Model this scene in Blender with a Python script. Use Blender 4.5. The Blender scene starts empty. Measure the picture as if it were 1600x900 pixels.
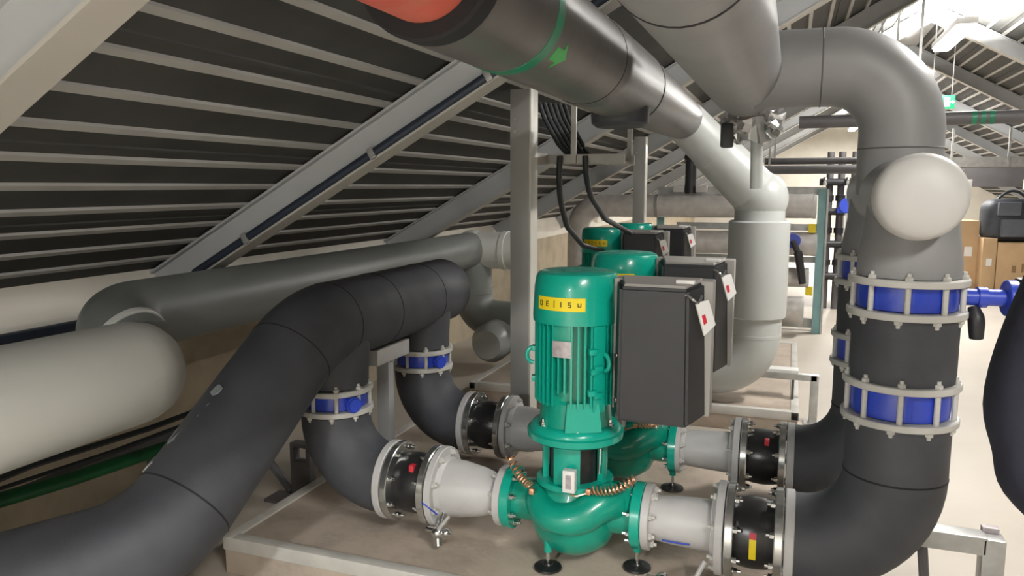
import bpy, bmesh, math, random
from mathutils import Vector, Matrix
random.seed(7)
SC = bpy.context.scene
COL = SC.collection
PI = math.pi
V = Vector

# ---------------------------------------------------------------- camera
CAM_H = 1.53
cam_data = bpy.data.cameras.new('camera')
cam_data.sensor_width = 36.0
cam_data.lens = 36.0 * 1190.0 / 1600.0
cam_data.clip_start = 0.02
cam_data.clip_end = 200
cam = bpy.data.objects.new('camera', cam_data)
COL.objects.link(cam)
cam.location = (0, 0, CAM_H)
cam.rotation_euler = (math.radians(90 - 7.61), 0, math.radians(20.12))
SC.camera = cam

# ---------------------------------------------------------------- world, exposure
w = bpy.data.worlds.new('world')
SC.world = w
w.use_nodes = True
w.node_tree.nodes['Background'].inputs[0].default_value = (0.9, 0.95, 1.0, 1)
w.node_tree.nodes['Background'].inputs[1].default_value = 0.02
SC.view_settings.view_transform = 'Standard'
SC.view_settings.look = 'None'
SC.view_settings.gamma = 1
SC.view_settings.exposure = 0.0
SC.view_settings.use_curve_mapping = False
SC.cycles.max_bounces = 8
SC.cycles.sample_clamp_indirect = 6

# ---------------------------------------------------------------- lamps' light (one rectangular area light under every batten)
LAMPS = [(1.45, -0.6, 3.12), (1.45, 4.2, 3.12), (1.45, 9.05, 3.06), (1.45, 14.2, 3.12),
         (1.45, 18.8, 3.12), (1.45, 23.0, 3.12), (-1.0, -1.7, 1.80)]  # last one is an added fill lamp, unseen behind the camera
LAMP_POWER = [150, 85, 110, 260, 260, 260, 135]

def lamp_light(p, power, size=(0.16, 1.25)):
    d = bpy.data.lights.new('batten_light', 'AREA')
    d.shape = 'RECTANGLE'
    d.size, d.size_y = size
    d.energy = power
    d.color = (1.0, 0.97, 0.92) if p[2] > 3 else (0.92, 0.98, 1.0)
    d.spread = math.radians(178)
    o = bpy.data.objects.new('batten_light', d)
    o.location = (p[0], p[1], p[2] - 0.075)
    COL.objects.link(o)
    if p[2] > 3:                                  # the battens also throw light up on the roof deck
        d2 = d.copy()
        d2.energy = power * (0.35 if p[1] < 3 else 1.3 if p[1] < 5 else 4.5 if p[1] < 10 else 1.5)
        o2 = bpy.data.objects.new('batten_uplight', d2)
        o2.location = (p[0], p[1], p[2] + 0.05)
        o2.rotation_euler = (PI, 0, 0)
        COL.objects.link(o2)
for _p, _e in zip(LAMPS, LAMP_POWER):
    lamp_light(_p, _e)

# ---------------------------------------------------------------- materials
MATS = {}
def mat(name, col, rough=0.5, metal=0.0, var=0.12, scale=6.0, bump=0.0, bscale=60.0, coat=0.0, emit=None, estr=0.0, dirt=None, dirt_scale=2.0, dirt_amt=0.5):
    if name in MATS:
        return MATS[name]
    m = bpy.data.materials.new(name)
    m.use_nodes = True
    nt = m.node_tree
    b = nt.nodes['Principled BSDF']
    b.inputs['Roughness'].default_value = rough
    b.inputs['Metallic'].default_value = metal
    b.inputs['Coat Weight'].default_value = coat
    tc = nt.nodes.new('ShaderNodeTexCoord')
    nz = nt.nodes.new('ShaderNodeTexNoise')
    nz.inputs['Scale'].default_value = scale
    nz.inputs['Detail'].default_value = 4
    nt.links.new(tc.outputs['Object'], nz.inputs['Vector'])
    rp = nt.nodes.new('ShaderNodeValToRGB')
    lo = [max(0, c * (1 - var)) for c in col]
    hi = [min(1, c * (1 + var)) for c in col]
    rp.color_ramp.elements[0].color = (*lo, 1)
    rp.color_ramp.elements[1].color = (*hi, 1)
    rp.color_ramp.elements[0].position = 0.3
    rp.color_ramp.elements[1].position = 0.7
    nt.links.new(nz.outputs['Fac'], rp.inputs['Fac'])
    out = rp.outputs['Color']
    if dirt:
        n2 = nt.nodes.new('ShaderNodeTexNoise')
        n2.inputs['Scale'].default_value = dirt_scale
        n2.inputs['Detail'].default_value = 8
        n2.inputs['Roughness'].default_value = 0.65
        nt.links.new(tc.outputs['Object'], n2.inputs['Vector'])
        r2 = nt.nodes.new('ShaderNodeValToRGB')
        r2.color_ramp.elements[0].position = 0.52
        r2.color_ramp.elements[1].position = 0.72
        r2.color_ramp.elements[0].color = (0, 0, 0, 1)
        r2.color_ramp.elements[1].color = (dirt_amt, dirt_amt, dirt_amt, 1)
        nt.links.new(n2.outputs['Fac'], r2.inputs['Fac'])
        mx = nt.nodes.new('ShaderNodeMixRGB')
        nt.links.new(r2.outputs['Color'], mx.inputs['Fac'])
        nt.links.new(out, mx.inputs['Color1'])
        mx.inputs['Color2'].default_value = (*dirt, 1)
        out = mx.outputs['Color']
    nt.links.new(out, b.inputs['Base Color'])
    if bump > 0:
        n3 = nt.nodes.new('ShaderNodeTexNoise')
        n3.inputs['Scale'].default_value = bscale
        n3.inputs['Detail'].default_value = 5
        nt.links.new(tc.outputs['Object'], n3.inputs['Vector'])
        bp = nt.nodes.new('ShaderNodeBump')
        bp.inputs['Strength'].default_value = bump
        bp.inputs['Distance'].default_value = 0.01
        nt.links.new(n3.outputs['Fac'], bp.inputs['Height'])
        nt.links.new(bp.outputs['Normal'], b.inputs['Normal'])
    if emit:
        b.inputs['Emission Color'].default_value = (*emit, 1)
        b.inputs['Emission Strength'].default_value = estr
    MATS[name] = m
    return m

FLOOR = mat('painted_concrete_floor', (0.47, 0.42, 0.36), 0.55, var=0.06, scale=1.3, bump=0.08, bscale=25, dirt=(0.40, 0.35, 0.29), dirt_scale=1.1, dirt_amt=0.35)
PLINTH = mat('plinth_concrete', (0.45, 0.375, 0.305), 0.8, var=0.12, scale=4, bump=0.25, bscale=40, dirt=(0.16, 0.13, 0.11), dirt_scale=3.5, dirt_amt=0.45)
PLINTH_EDGE = mat('plinth_edge_steel', (0.55, 0.53, 0.49), 0.6, var=0.1, scale=9)
WALLW = mat('whitewashed_wall', (0.72, 0.68, 0.60), 0.8, var=0.06, scale=3, bump=0.1, bscale=30)
WALLT = mat('tan_wall_base', (0.42, 0.35, 0.25), 0.85, var=0.15, scale=5, bump=0.1, bscale=30)
PAN = mat('dark_deck_pan', (0.050, 0.050, 0.047), 0.75, var=0.2, scale=3)
RIB = mat('deck_rib_steel', (0.38, 0.37, 0.35), 0.45, var=0.08, scale=4)
BEAM = mat('painted_beam_grey', (0.40, 0.41, 0.415), 0.5, var=0.06, scale=3)
BEAMLIT = mat('beam_lit_flange', (0.42, 0.40, 0.36), 0.5, var=0.06, scale=3)  # cream tone puts the light on the lower flange into its colour
POSTLIT = mat('lit_post_side', (0.62, 0.60, 0.55), 0.35, var=0.08, scale=5)  # paler post tone, stands in for light on the right side
GALV = mat('galvanised_steel', (0.42, 0.42, 0.41), 0.38, metal=0.6, var=0.15, scale=14)
POSTM = mat('grey_post_paint', (0.30, 0.295, 0.28), 0.42, var=0.08, scale=4)
ZINC = mat('bright_zinc', (0.62, 0.63, 0.62), 0.2, metal=0.95, var=0.1, scale=20)
CHROME = mat('bolt_steel', (0.75, 0.76, 0.76), 0.15, metal=1.0, var=0.05)
LGREY = mat('light_grey_casting', (0.50, 0.49, 0.485), 0.42, var=0.05, scale=5, dirt=(0.3, 0.28, 0.26), dirt_scale=6, dirt_amt=0.3)
RING = mat('valve_ring_grey', (0.50, 0.49, 0.46), 0.45, var=0.06, scale=8)
FOAM = mat('black_foam_insulation', (0.055, 0.058, 0.067), 0.62, var=0.15, scale=8, bump=0.04, bscale=120)
FOAMD = mat('black_foam_seam', (0.012, 0.012, 0.014), 0.8)
GFOAM = mat('grey_painted_insulation', (0.25, 0.25, 0.252), 0.45, var=0.08, scale=5, bump=0.05, bscale=60)
GLIGHT = mat('pale_grey_insulation', (0.56, 0.55, 0.53), 0.5, var=0.04, scale=5)
DFOAM = mat('dark_grey_overhead_insulation', (0.105, 0.098, 0.094), 0.36, var=0.15, scale=4, bump=0.08, bscale=30)
PVC = mat('white_pvc_jacket', (0.52, 0.54, 0.53), 0.35, var=0.03, scale=3)
PVCLIT = mat('lit_pvc_jacket', (0.86, 0.87, 0.82), 0.38, var=0.03, scale=3)  # paler copy of the jacket, light on the pipe painted in
PVCSHADE = mat('shaded_pvc_jacket', (0.235, 0.25, 0.24), 0.45, var=0.05, scale=3)  # darker copy of the jacket, shade under the roof painted in
REDP = mat('red_pipe_primer', (0.60, 0.12, 0.085), 0.5, var=0.15, scale=5, dirt=(0.55, 0.30, 0.18), dirt_scale=4, dirt_amt=0.4)
GREEN = mat('pump_green_enamel', (0.004, 0.36, 0.265), 0.26, var=0.05, scale=6, coat=0.3)
GREEND = mat('pump_green_casting', (0.003, 0.29, 0.20), 0.3, var=0.08, scale=8, coat=0.3, bump=0.05, bscale=40)
BLACKP = mat('black_plastic', (0.019, 0.019, 0.022), 0.45, var=0.08, scale=8)
RUBBER = mat('black_rubber', (0.018, 0.018, 0.019), 0.28, var=0.1)
DRIVEG = mat('drive_grey_casting', (0.30, 0.285, 0.265), 0.5, var=0.06)
BLUE = mat('valve_blue_epoxy', (0.022, 0.055, 0.46), 0.35, var=0.1, scale=10, coat=0.3)
COPPER = mat('copper', (0.80, 0.42, 0.26), 0.3, metal=0.85, var=0.1)
YELLOW = mat('yellow_sticker', (0.85, 0.66, 0.015), 0.5, var=0.04)
WHITEP = mat('white_plastic', (0.75, 0.74, 0.72), 0.45, var=0.03)
REDDOT = mat('red_print', (0.62, 0.03, 0.05), 0.5)
INK = mat('dark_print', (0.05, 0.045, 0.01), 0.6)
PLATE = mat('nameplate_aluminium', (0.42, 0.38, 0.39), 0.45, metal=0.3, var=0.15, scale=60)
CABLE = mat('black_cable', (0.02, 0.024, 0.027), 0.5)
NAVYC = mat('blue_black_conduit', (0.02, 0.028, 0.045), 0.5)
FOIL = mat('foil_jacket', (0.56, 0.535, 0.51), 0.5, metal=0.25, var=0.12, scale=12, bump=0.25, bscale=25)
TEAL = mat('teal_steel_frame', (0.20, 0.36, 0.37), 0.5, var=0.1)
DARKP = mat('dark_grey_pipe', (0.10, 0.095, 0.10), 0.5, var=0.1)
CARD = mat('brown_cardboard', (0.50, 0.34, 0.19), 0.8, var=0.06, scale=5)
BAG = mat('black_padded_nylon', (0.035, 0.04, 0.05), 0.6, var=0.2, scale=9, bump=0.2, bscale=30)
BAGP = mat('grey_nylon_pocket', (0.10, 0.11, 0.13), 0.6, var=0.1, scale=9)
TAPEG = mat('green_band_tape', (0.01, 0.20, 0.10), 0.4, var=0.2, scale=14)
ARROWG = mat('bright_green_sticker', (0.03, 0.42, 0.07), 0.45)
HOSEG = mat('green_hose', (0.008, 0.10, 0.03), 0.45, var=0.3, scale=10)
NAVY = mat('navy_jacket_cloth', (0.010, 0.011, 0.022), 0.85, var=0.2, scale=12, bump=0.15, bscale=60)
TROUS = mat('dark_trouser_cloth', (0.02, 0.02, 0.025), 0.85)
SKIN = mat('skin', (0.55, 0.33, 0.24), 0.5, var=0.05)
HAIR = mat('brown_hair', (0.05, 0.03, 0.02), 0.6)
SHOE = mat('black_leather', (0.015, 0.015, 0.015), 0.4)
TUBE = mat('lamp_diffuser', (0.9, 0.9, 0.9), 0.5, emit=(1.0, 0.97, 0.92), estr=40.0)
SILVER = mat('crumpled_silver_foil', (0.62, 0.62, 0.62), 0.28, metal=0.75, var=0.1, scale=20)
SCRAP = mat('grey_tape_scrap', (0.26, 0.28, 0.29), 0.5, var=0.4, scale=40)
SIGN = mat('exit_sign_green', (0.0, 0.10, 0.04), 0.5, emit=(0.0, 0.55, 0.17), estr=0.8)
SIGNW = mat('exit_sign_white', (0.9, 0.95, 0.9), 0.5, emit=(0.85, 1.0, 0.9), estr=1.0)
CABTRAY = mat('zinc_cable_tray', (0.42, 0.40, 0.37), 0.45, metal=0.3, var=0.1)

# ---------------------------------------------------------------- mesh helpers
def frame_of(d):
    d = V(d).normalized()
    a = V((0, 0, 1)) if abs(d.z) < 0.9 else V((1, 0, 0))
    u = d.cross(a).normalized()
    v = d.cross(u).normalized()
    return d, u, v

class MB:
    def __init__(s):
        s.bm = bmesh.new()
    def ring(s, c, u, v, r, n):
        return [s.bm.verts.new(V(c) + u * (r * math.cos(2 * PI * k / n)) + v * (r * math.sin(2 * PI * k / n))) for k in range(n)]
    def bridge(s, a, b):
        n = len(a)
        for k in range(n):
            s.bm.faces.new((a[k], a[(k + 1) % n], b[(k + 1) % n], b[k]))
    def lathe(s, p0, axis, prof, n=32, caps=True):
        """prof: (distance along the axis, radius)"""
        d, u, v = frame_of(axis)
        p0 = V(p0)
        prev = None
        first = None
        for t, r in prof:
            r = max(r, 1e-4)
            g = s.ring(p0 + d * t, u, v, r, n)
            if prev:
                s.bridge(prev, g)
            else:
                first = g
            prev = g
        if caps:
            s.bm.faces.new(first)
            s.bm.faces.new(prev)
        return s
    def cyl(s, p0, p1, r0, r1=None, n=20):
        p0, p1 = V(p0), V(p1)
        return s.lathe(p0, p1 - p0, [(0, r0), ((p1 - p0).length, r0 if r1 is None else r1)], n)
    def disc(s, p0, axis, t, r, n=32, bev=0.003):
        return s.lathe(p0, axis, [(0, r - bev), (bev, r), (t - bev, r), (t, r - bev)], n)
    def annulus(s, p0, axis, t, r, ri, n=36, bev=0.003):
        d, u, v = frame_of(axis)
        p0 = V(p0)
        pr = [(0, ri), (0, r - bev), (bev, r), (t - bev, r), (t, r - bev), (t, ri)]
        rs = [s.ring(p0 + d * a, u, v, b, n) for a, b in pr]
        for k in range(len(rs)):
            s.bridge(rs[k], rs[(k + 1) % len(rs)])
        return s
    def box(s, c, size, rz=0.0, rot=None, bev=0.0):
        mtx = Matrix.Translation(V(c)) @ (rot.to_4x4() if rot is not None else Matrix.Rotation(rz, 4, 'Z')) @ Matrix.Diagonal((*size, 1))
        r = bmesh.ops.create_cube(s.bm, size=1.0, matrix=mtx)
        if bev > 0:
            es = list({e for vv in r['verts'] for e in vv.link_edges})
            bmesh.ops.bevel(s.bm, geom=es, offset=bev, segments=2, affect='EDGES', profile=0.6)
        return s
    def hexa(s, pts):
        vs = [s.bm.verts.new(V(p)) for p in pts]
        for f in ((0, 1, 2, 3), (4, 7, 6, 5), (0, 4, 5, 1), (1, 5, 6, 2), (2, 6, 7, 3), (3, 7, 4, 0)):
            s.bm.faces.new([vs[k] for k in f])
        return s
    def prism(s, poly, h):
        """poly: list of 3d points, extruded by vector h"""
        a = [s.bm.verts.new(V(p)) for p in poly]
        b = [s.bm.verts.new(V(p) + V(h)) for p in poly]
        s.bm.faces.new(a)
        s.bm.faces.new(list(reversed(b)))
        n = len(a)
        for k in range(n):
            s.bm.faces.new((a[k], b[k], b[(k + 1) % n], a[(k + 1) % n]))
        return s
    def ball(s, c, r, n=20, sc=(1, 1, 1)):
        bmesh.ops.create_uvsphere(s.bm, u_segments=n, v_segments=n // 2 + 2, radius=1.0,
                                  matrix=Matrix.Translation(V(c)) @ Matrix.Diagonal((r * sc[0], r * sc[1], r * sc[2], 1)))
        return s
    def tube(s, pts, r, n=24, caps=True):
        """sweep along already rounded points; r may be a list"""
        pts = [V(p) for p in pts]
        rr = r if isinstance(r, (list, tuple)) else [r] * len(pts)
        d, u, v = frame_of(pts[1] - pts[0])
        prev = None
        first = None
        last_t = d
        for k, p in enumerate(pts):
            if k == 0:
                t = (pts[1] - pts[0]).normalized()
            elif k == len(pts) - 1:
                t = (pts[k] - pts[k - 1]).normalized()
            else:
                t = ((pts[k + 1] - p).normalized() + (p - pts[k - 1]).normalized()).normalized()
            q = last_t.rotation_difference(t)
            u = q @ u
            v = q @ v
            last_t = t
            g = s.ring(p, u, v, rr[k], n)
            if prev:
                s.bridge(prev, g)
            else:
                first = g
            prev = g
        if caps:
            s.bm.faces.new(first)
            s.bm.faces.new(prev)
        return s
    def mesh(s, name, m, ang=35.0):
        bm = s.bm
        bmesh.ops.recalc_face_normals(bm, faces=bm.faces)
        lim = math.radians(ang)
        for f in bm.faces:
            f.smooth = True
        for e in bm.edges:
            if len(e.link_faces) == 2 and e.calc_face_angle(0) > lim:
                e.smooth = False
        me = bpy.data.meshes.new(name)
        bm.to_mesh(me)
        bm.free()
        me.materials.append(m)
        return me
    def build(s, name, m, parent=None, label=None, ang=35.0):
        return place(name, s.mesh(name, m, ang), parent, label)

def root_loc(o):
    p = V((0, 0, 0))
    while o is not None:
        p += o.location
        o = o.parent
    return p

def place(name, me, parent=None, label=None, loc=None, rot=None, scale=None):
    """link a mesh given in world coordinates (or at loc, rot) as object or part"""
    o = bpy.data.objects.new(name, me)
    COL.objects.link(o)
    base = V(loc) if loc is not None else V((0, 0, 0))
    if parent is not None:
        o.parent = parent
        base = base - root_loc(parent)
    o.location = base
    if rot is not None:
        o.rotation_euler = rot
    if scale is not None:
        o.scale = scale
    if label:
        o['label'] = label
    return o

def thing(name, label, cat, loc=(0, 0, 0), group=None):
    o = bpy.data.objects.new(name, None)
    o.empty_display_size = 0.1
    COL.objects.link(o)
    o.location = loc
    return tag(o, label, cat, group)

def tag(o, label, cat, group=None):
    o['label'] = label
    o['category'] = cat
    if group:
        o['group'] = group
    return o

def struct(o):
    o['kind'] = 'structure'
    return o

def copy_tree(o, parent=None):
    c = o.copy()
    COL.objects.link(c)
    if parent is not None:
        c.parent = parent
    for ch in list(o.children):
        copy_tree(ch, c)
    return c

def rounded(pts, bend, seg=10):
    """round the corners of a polyline with arcs of radius bend (number or list per inner corner)"""
    pts = [V(p) for p in pts]
    out = [pts[0]]
    for k in range(1, len(pts) - 1):
        R = bend[k - 1] if isinstance(bend, (list, tuple)) else bend
        a, b, c = pts[k - 1], pts[k], pts[k + 1]
        d1, d2 = (a - b).normalized(), (c - b).normalized()
        ang = d1.angle(d2)
        if ang > PI - 0.02:
            out.append(b)
            continue
        t = R / math.tan(ang / 2)
        t = min(t, (a - b).length * 0.999, (c - b).length * 0.999)
        Rr = t * math.tan(ang / 2)
        bis = (d1 + d2).normalized()
        cen = b + bis * (Rr / math.sin(ang / 2))
        s0, s1 = b + d1 * t - cen, b + d2 * t - cen
        tot = s0.angle(s1)
        ax = s0.cross(s1).normalized()
        for i in range(seg + 1):
            out.append(cen + Matrix.Rotation(tot * i / seg, 3, ax) @ s0)
    out.append(pts[-1])
    return out

def seam(p, axis, r, parent, m=None, wd=0.006, name='seam'):
    MB().annulus(V(p) - V(axis).normalized() * wd / 2, axis, wd, r + 0.0015, r - 0.01, 40, 0.001).build(name, m or FOAMD, parent)

# shared meshes for repeated small pieces
BOLT = MB()
BOLT.lathe((0, 0, -0.001), (0, 0, 1), [(0, 0.0135), (0.003, 0.0135)], 12)
BOLT.lathe((0, 0, 0.002), (0, 0, 1), [(0, 0.011), (0.011, 0.011), (0.012, 0.010)], 6)
BOLT.lathe((0, 0, 0.013), (0, 0, 1), [(0, 0.006), (0.012, 0.006)], 8)
BOLT_ME = BOLT.mesh('bolt', CHROME)
ROD = MB()
ROD.lathe((0, 0, -0.5), (0, 0, 1), [(0, 0.0085), (1.0, 0.0085)], 10)
ROD_ME = ROD.mesh('tie_rod', RING)
NUT = MB()
NUT.lathe((0, 0, 0), (0, 0, 1), [(0, 0.0125), (0.010, 0.0125), (0.012, 0.010)], 6)
NUT.lathe((0, 0, 0.012), (0, 0, 1), [(0, 0.007), (0.010, 0.006)], 8)
NUT_ME = NUT.mesh('nut', RING)

def axis_rot(d):
    return V(d).normalized().to_track_quat('Z', 'Y').to_euler()

def bolts(c, axis, r, n, parent, phase=0.5, me=None, name='bolt'):
    d, u, v = frame_of(axis)
    for k in range(n):
        a = 2 * PI * (k + phase) / n
        place(name, me or BOLT_ME, parent, loc=V(c) + u * (r * math.cos(a)) + v * (r * math.sin(a)), rot=axis_rot(d))

# ---------------------------------------------------------------- the setting
TH = math.radians(29.1)
XW, ZE = -3.05, 1.10            # left eave
XR = 1.40                       # ridge
ZR = ZE + (XR - XW) * math.tan(TH)
XE = 2 * XR - XW                # right eave
Y0, YF = -3.0, 26.0

def plane_obj(name, pts, m, thick=None):
    mb = MB()
    if thick:
        mb.prism(pts, thick)
    else:
        mb.bm.faces.new([mb.bm.verts.new(V(p)) for p in pts])
    return struct(mb.build(name, m))

plane_obj('floor', [(XW - .3, Y0, 0), (XE + .3, Y0, 0), (XE + .3, YF, 0), (XW - .3, YF, 0)], FLOOR, (0, 0, -0.2))
wl = plane_obj('wall_left', [(XW, Y0, 0.86), (XW, YF, 0.86), (XW, YF, ZE + .02), (XW, Y0, ZE + .02)], WALLW, (-0.2, 0, 0))
MB().box((XW - 0.10, (Y0 + YF) / 2, 0.43), (0.2, YF - Y0, 0.86)).build('base_course', WALLT, wl, 'tan lower band of the wall')
plane_obj('wall_right', [(XE, Y0, 0), (XE, YF, 0), (XE, YF, ZE), (XE, Y0, ZE)], WALLW, (0.2, 0, 0))
gable = lambda y: [(XW - .2, y, 0), (XE + .2, y, 0), (XE + .2, y, ZE - .1), (XR, y, ZR + .05), (XW - .2, y, ZE - .1)]
plane_obj('wall_back', gable(YF), WALLW, (0, 0.2, 0))
plane_obj('wall_front', gable(Y0), WALLW, (0, -0.2, 0))

def deck(name, sgn):
    """one slope of the roof: dark pans above, pale ribs hanging under them"""
    ex = XW if sgn > 0 else XE
    n_in = V((sgn * math.sin(TH), 0, -math.cos(TH)))           # into the room
    sl = V((sgn * math.cos(TH), 0, math.sin(TH)))
    L = (XR - XW) / math.cos(TH)
    e = V((ex, 0, ZE))
    up = -n_in
    a = e - sl * 0.25 + up * 0.011
    b = e + sl * L + up * 0.011
    c = plane_obj(name, [(a.x, Y0, a.z), (b.x, Y0, b.z), (b.x, YF, b.z), (a.x, YF, a.z)], PAN, tuple(up * 0.06))
    rib = MB()
    hw0, hw1, h = 0.0155, 0.018, 0.012
    rib.prism([sl * -hw0, sl * hw0, sl * hw1 + up * h, sl * -hw1 + up * h], (0, YF - Y0, 0))
    me = rib.mesh('rib', RIB)
    stiff = MB()
    stiff.prism([sl * -0.008, sl * 0.008, sl * 0.012 + up * 0.008, sl * -0.012 + up * 0.008], (0, YF - Y0, 0))
    me2 = stiff.mesh('stiffener', PAN)
    k = 0
    s = 0.15
    while s < L - 0.05:
        p = e + sl * s
        place('rib', me, c, loc=(p.x, Y0, p.z))
        if k % 3 == 2:
            p2 = e + sl * (s + 0.07) + up * 0.005
            place('stiffener', me2, c, loc=(p2.x, Y0, p2.z))
        s += 0.18
        k += 1
    return c
deck('ceiling_left', 1)
struct(MB().box((XR, (Y0 + YF) / 2, ZR - 0.01), (0.34, YF - Y0, 0.12), bev=0.01).build('trim_1', BEAM))
deck('ceiling_right', -1)

def rafter(y, label):
    """portal rafter, I section, running up both slopes"""
    t = thing('rafter', label, 'beam', (XR, y, ZR), 'roof rafters')
    for sgn, nm in ((1, 'left_leg'), (-1, 'right_leg')):
        n_in = V((sgn * math.sin(TH), 0, -math.cos(TH)))
        sl = V((sgn * math.cos(TH), 0, math.sin(TH)))
        L = (XR - XW) / math.cos(TH)
        e = V((XW if sgn > 0 else XE, y, ZE))
        rot = Matrix((sl, V((0, 1, 0)), n_in)).transposed()
        if rot.determinant() < 0:
            rot = Matrix((sl, V((0, -1, 0)), n_in)).transposed()
        dw = 0.0 if sgn > 0 else 0.004           # the right leg is a hair slimmer where both meet
        for nm_, dz, wy, wz, cut, m_ in (('web', 0.078, 0.045, 0.15, 0.045, BEAM), ('flange', 0.006, 0.11, 0.011, 0.004, BEAM), ('flange', 0.158, 0.11, 0.011, 0.088, BEAMLIT)):
            LL = L - cut
            MB().box(e + sl * (LL / 2) + n_in * dz, (LL, wy - dw, wz - dw * 0.5), rot=rot).build(nm_, m_, t)
    return t

RAFT_Y = [1.22, 3.03, 5.40, 7.75, 10.1, 12.5, 14.9, 17.3, 19.7, 22.1]
RAFT_L = ['grey roof rafter nearest the camera, crossing the top left corner',
          'grey roof rafter with a black conduit clipped along its lower edge',
          'grey roof rafter reaching the wall beside the steel post, third from the camera',
          'roof rafter behind the cable tray, fourth from the camera',
          'roof rafter above the foil wrapped pipes, fifth from the camera',
          'roof rafter sixth from the camera, behind the exit sign',
          'roof rafter seventh from the camera, far down the hall',
          'roof rafter eighth from the camera, far down the hall',
          'roof rafter ninth from the camera, close to the far gable',
          'roof rafter farthest from the camera, next to the far gable']
for y, l in zip(RAFT_Y, RAFT_L):
    rafter(y, l)

# conduit along the second rafter
sl = V((math.cos(TH), 0, math.sin(TH)))
n_in = V((math.sin(TH), 0, -math.cos(TH)))
t = thing('conduit', 'blue-black conduit clipped along the second roof rafter', 'conduit', (-2.4, 3.06, 1.3))
p0 = V((XW, 3.03, ZE)) + n_in * 0.135
cy = V((0, -0.045, 0))
MB().cyl(p0 + sl * 0.25 + cy, p0 + sl * 2.9 + cy, 0.022, n=14).build('tube', NAVYC, t)
for s in (0.62, 1.42, 2.05, 2.7):
    MB().box(p0 + sl * s + cy, (0.03, 0.052, 0.052), rot=Matrix((sl, V((0, 1, 0)), n_in)).transposed(), bev=0.004).build('clip', GALV, t)

# conduit along the left wall
t = thing('conduit', 'blue-black pipe running along the low white wall', 'conduit', (XW, 2, 0.885))
MB().cyl((XW + 0.034, Y0 + .01, 0.90), (XW + 0.034, 8.0, 0.90), 0.03, n=14).build('tube', NAVYC, t)
for y in (0.6, 1.6, 2.62, 3.6, 5.0):
    MB().box((XW + 0.0365, y, 0.90), (0.07, 0.02, 0.066), bev=0.003).build('clip', GALV, t)

# plinths
def plinth(x0, x1, y0, y1, label):
    t = thing('concrete_plinth', label, 'plinth', ((x0 + x1) / 2, (y0 + y1) / 2, 0))
    MB().box(((x0 + x1) / 2, (y0 + y1) / 2, 0.0725), (x1 - x0, y1 - y0, 0.145), bev=0.006).build('slab', PLINTH, t)
    for c, s in ((((x0 + x1) / 2, y0 + 0.02, 0.125), (x1 - x0 + .01, 0.05, 0.056)), (((x0 + x1) / 2, y1 - 0.02, 0.125), (x1 - x0 + .01, 0.05, 0.056)),
                 ((x0 + 0.02, (y0 + y1) / 2, 0.1255), (0.05, y1 - y0 + .01, 0.056)), ((x1 - 0.02, (y0 + y1) / 2, 0.1255), (0.05, y1 - y0 + .01, 0.056))):
        MB().box(c, s, bev=0.006).build('edge_strip', PLINTH_EDGE, t)
plinth(-2.06, 0.10, 2.30, 3.98, 'tan concrete plinth carrying the two nearest green pumps')
plinth(-2.1, 0.09, 4.86, 7.1, 'tan concrete plinth behind the first, under the two rear pumps')

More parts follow.
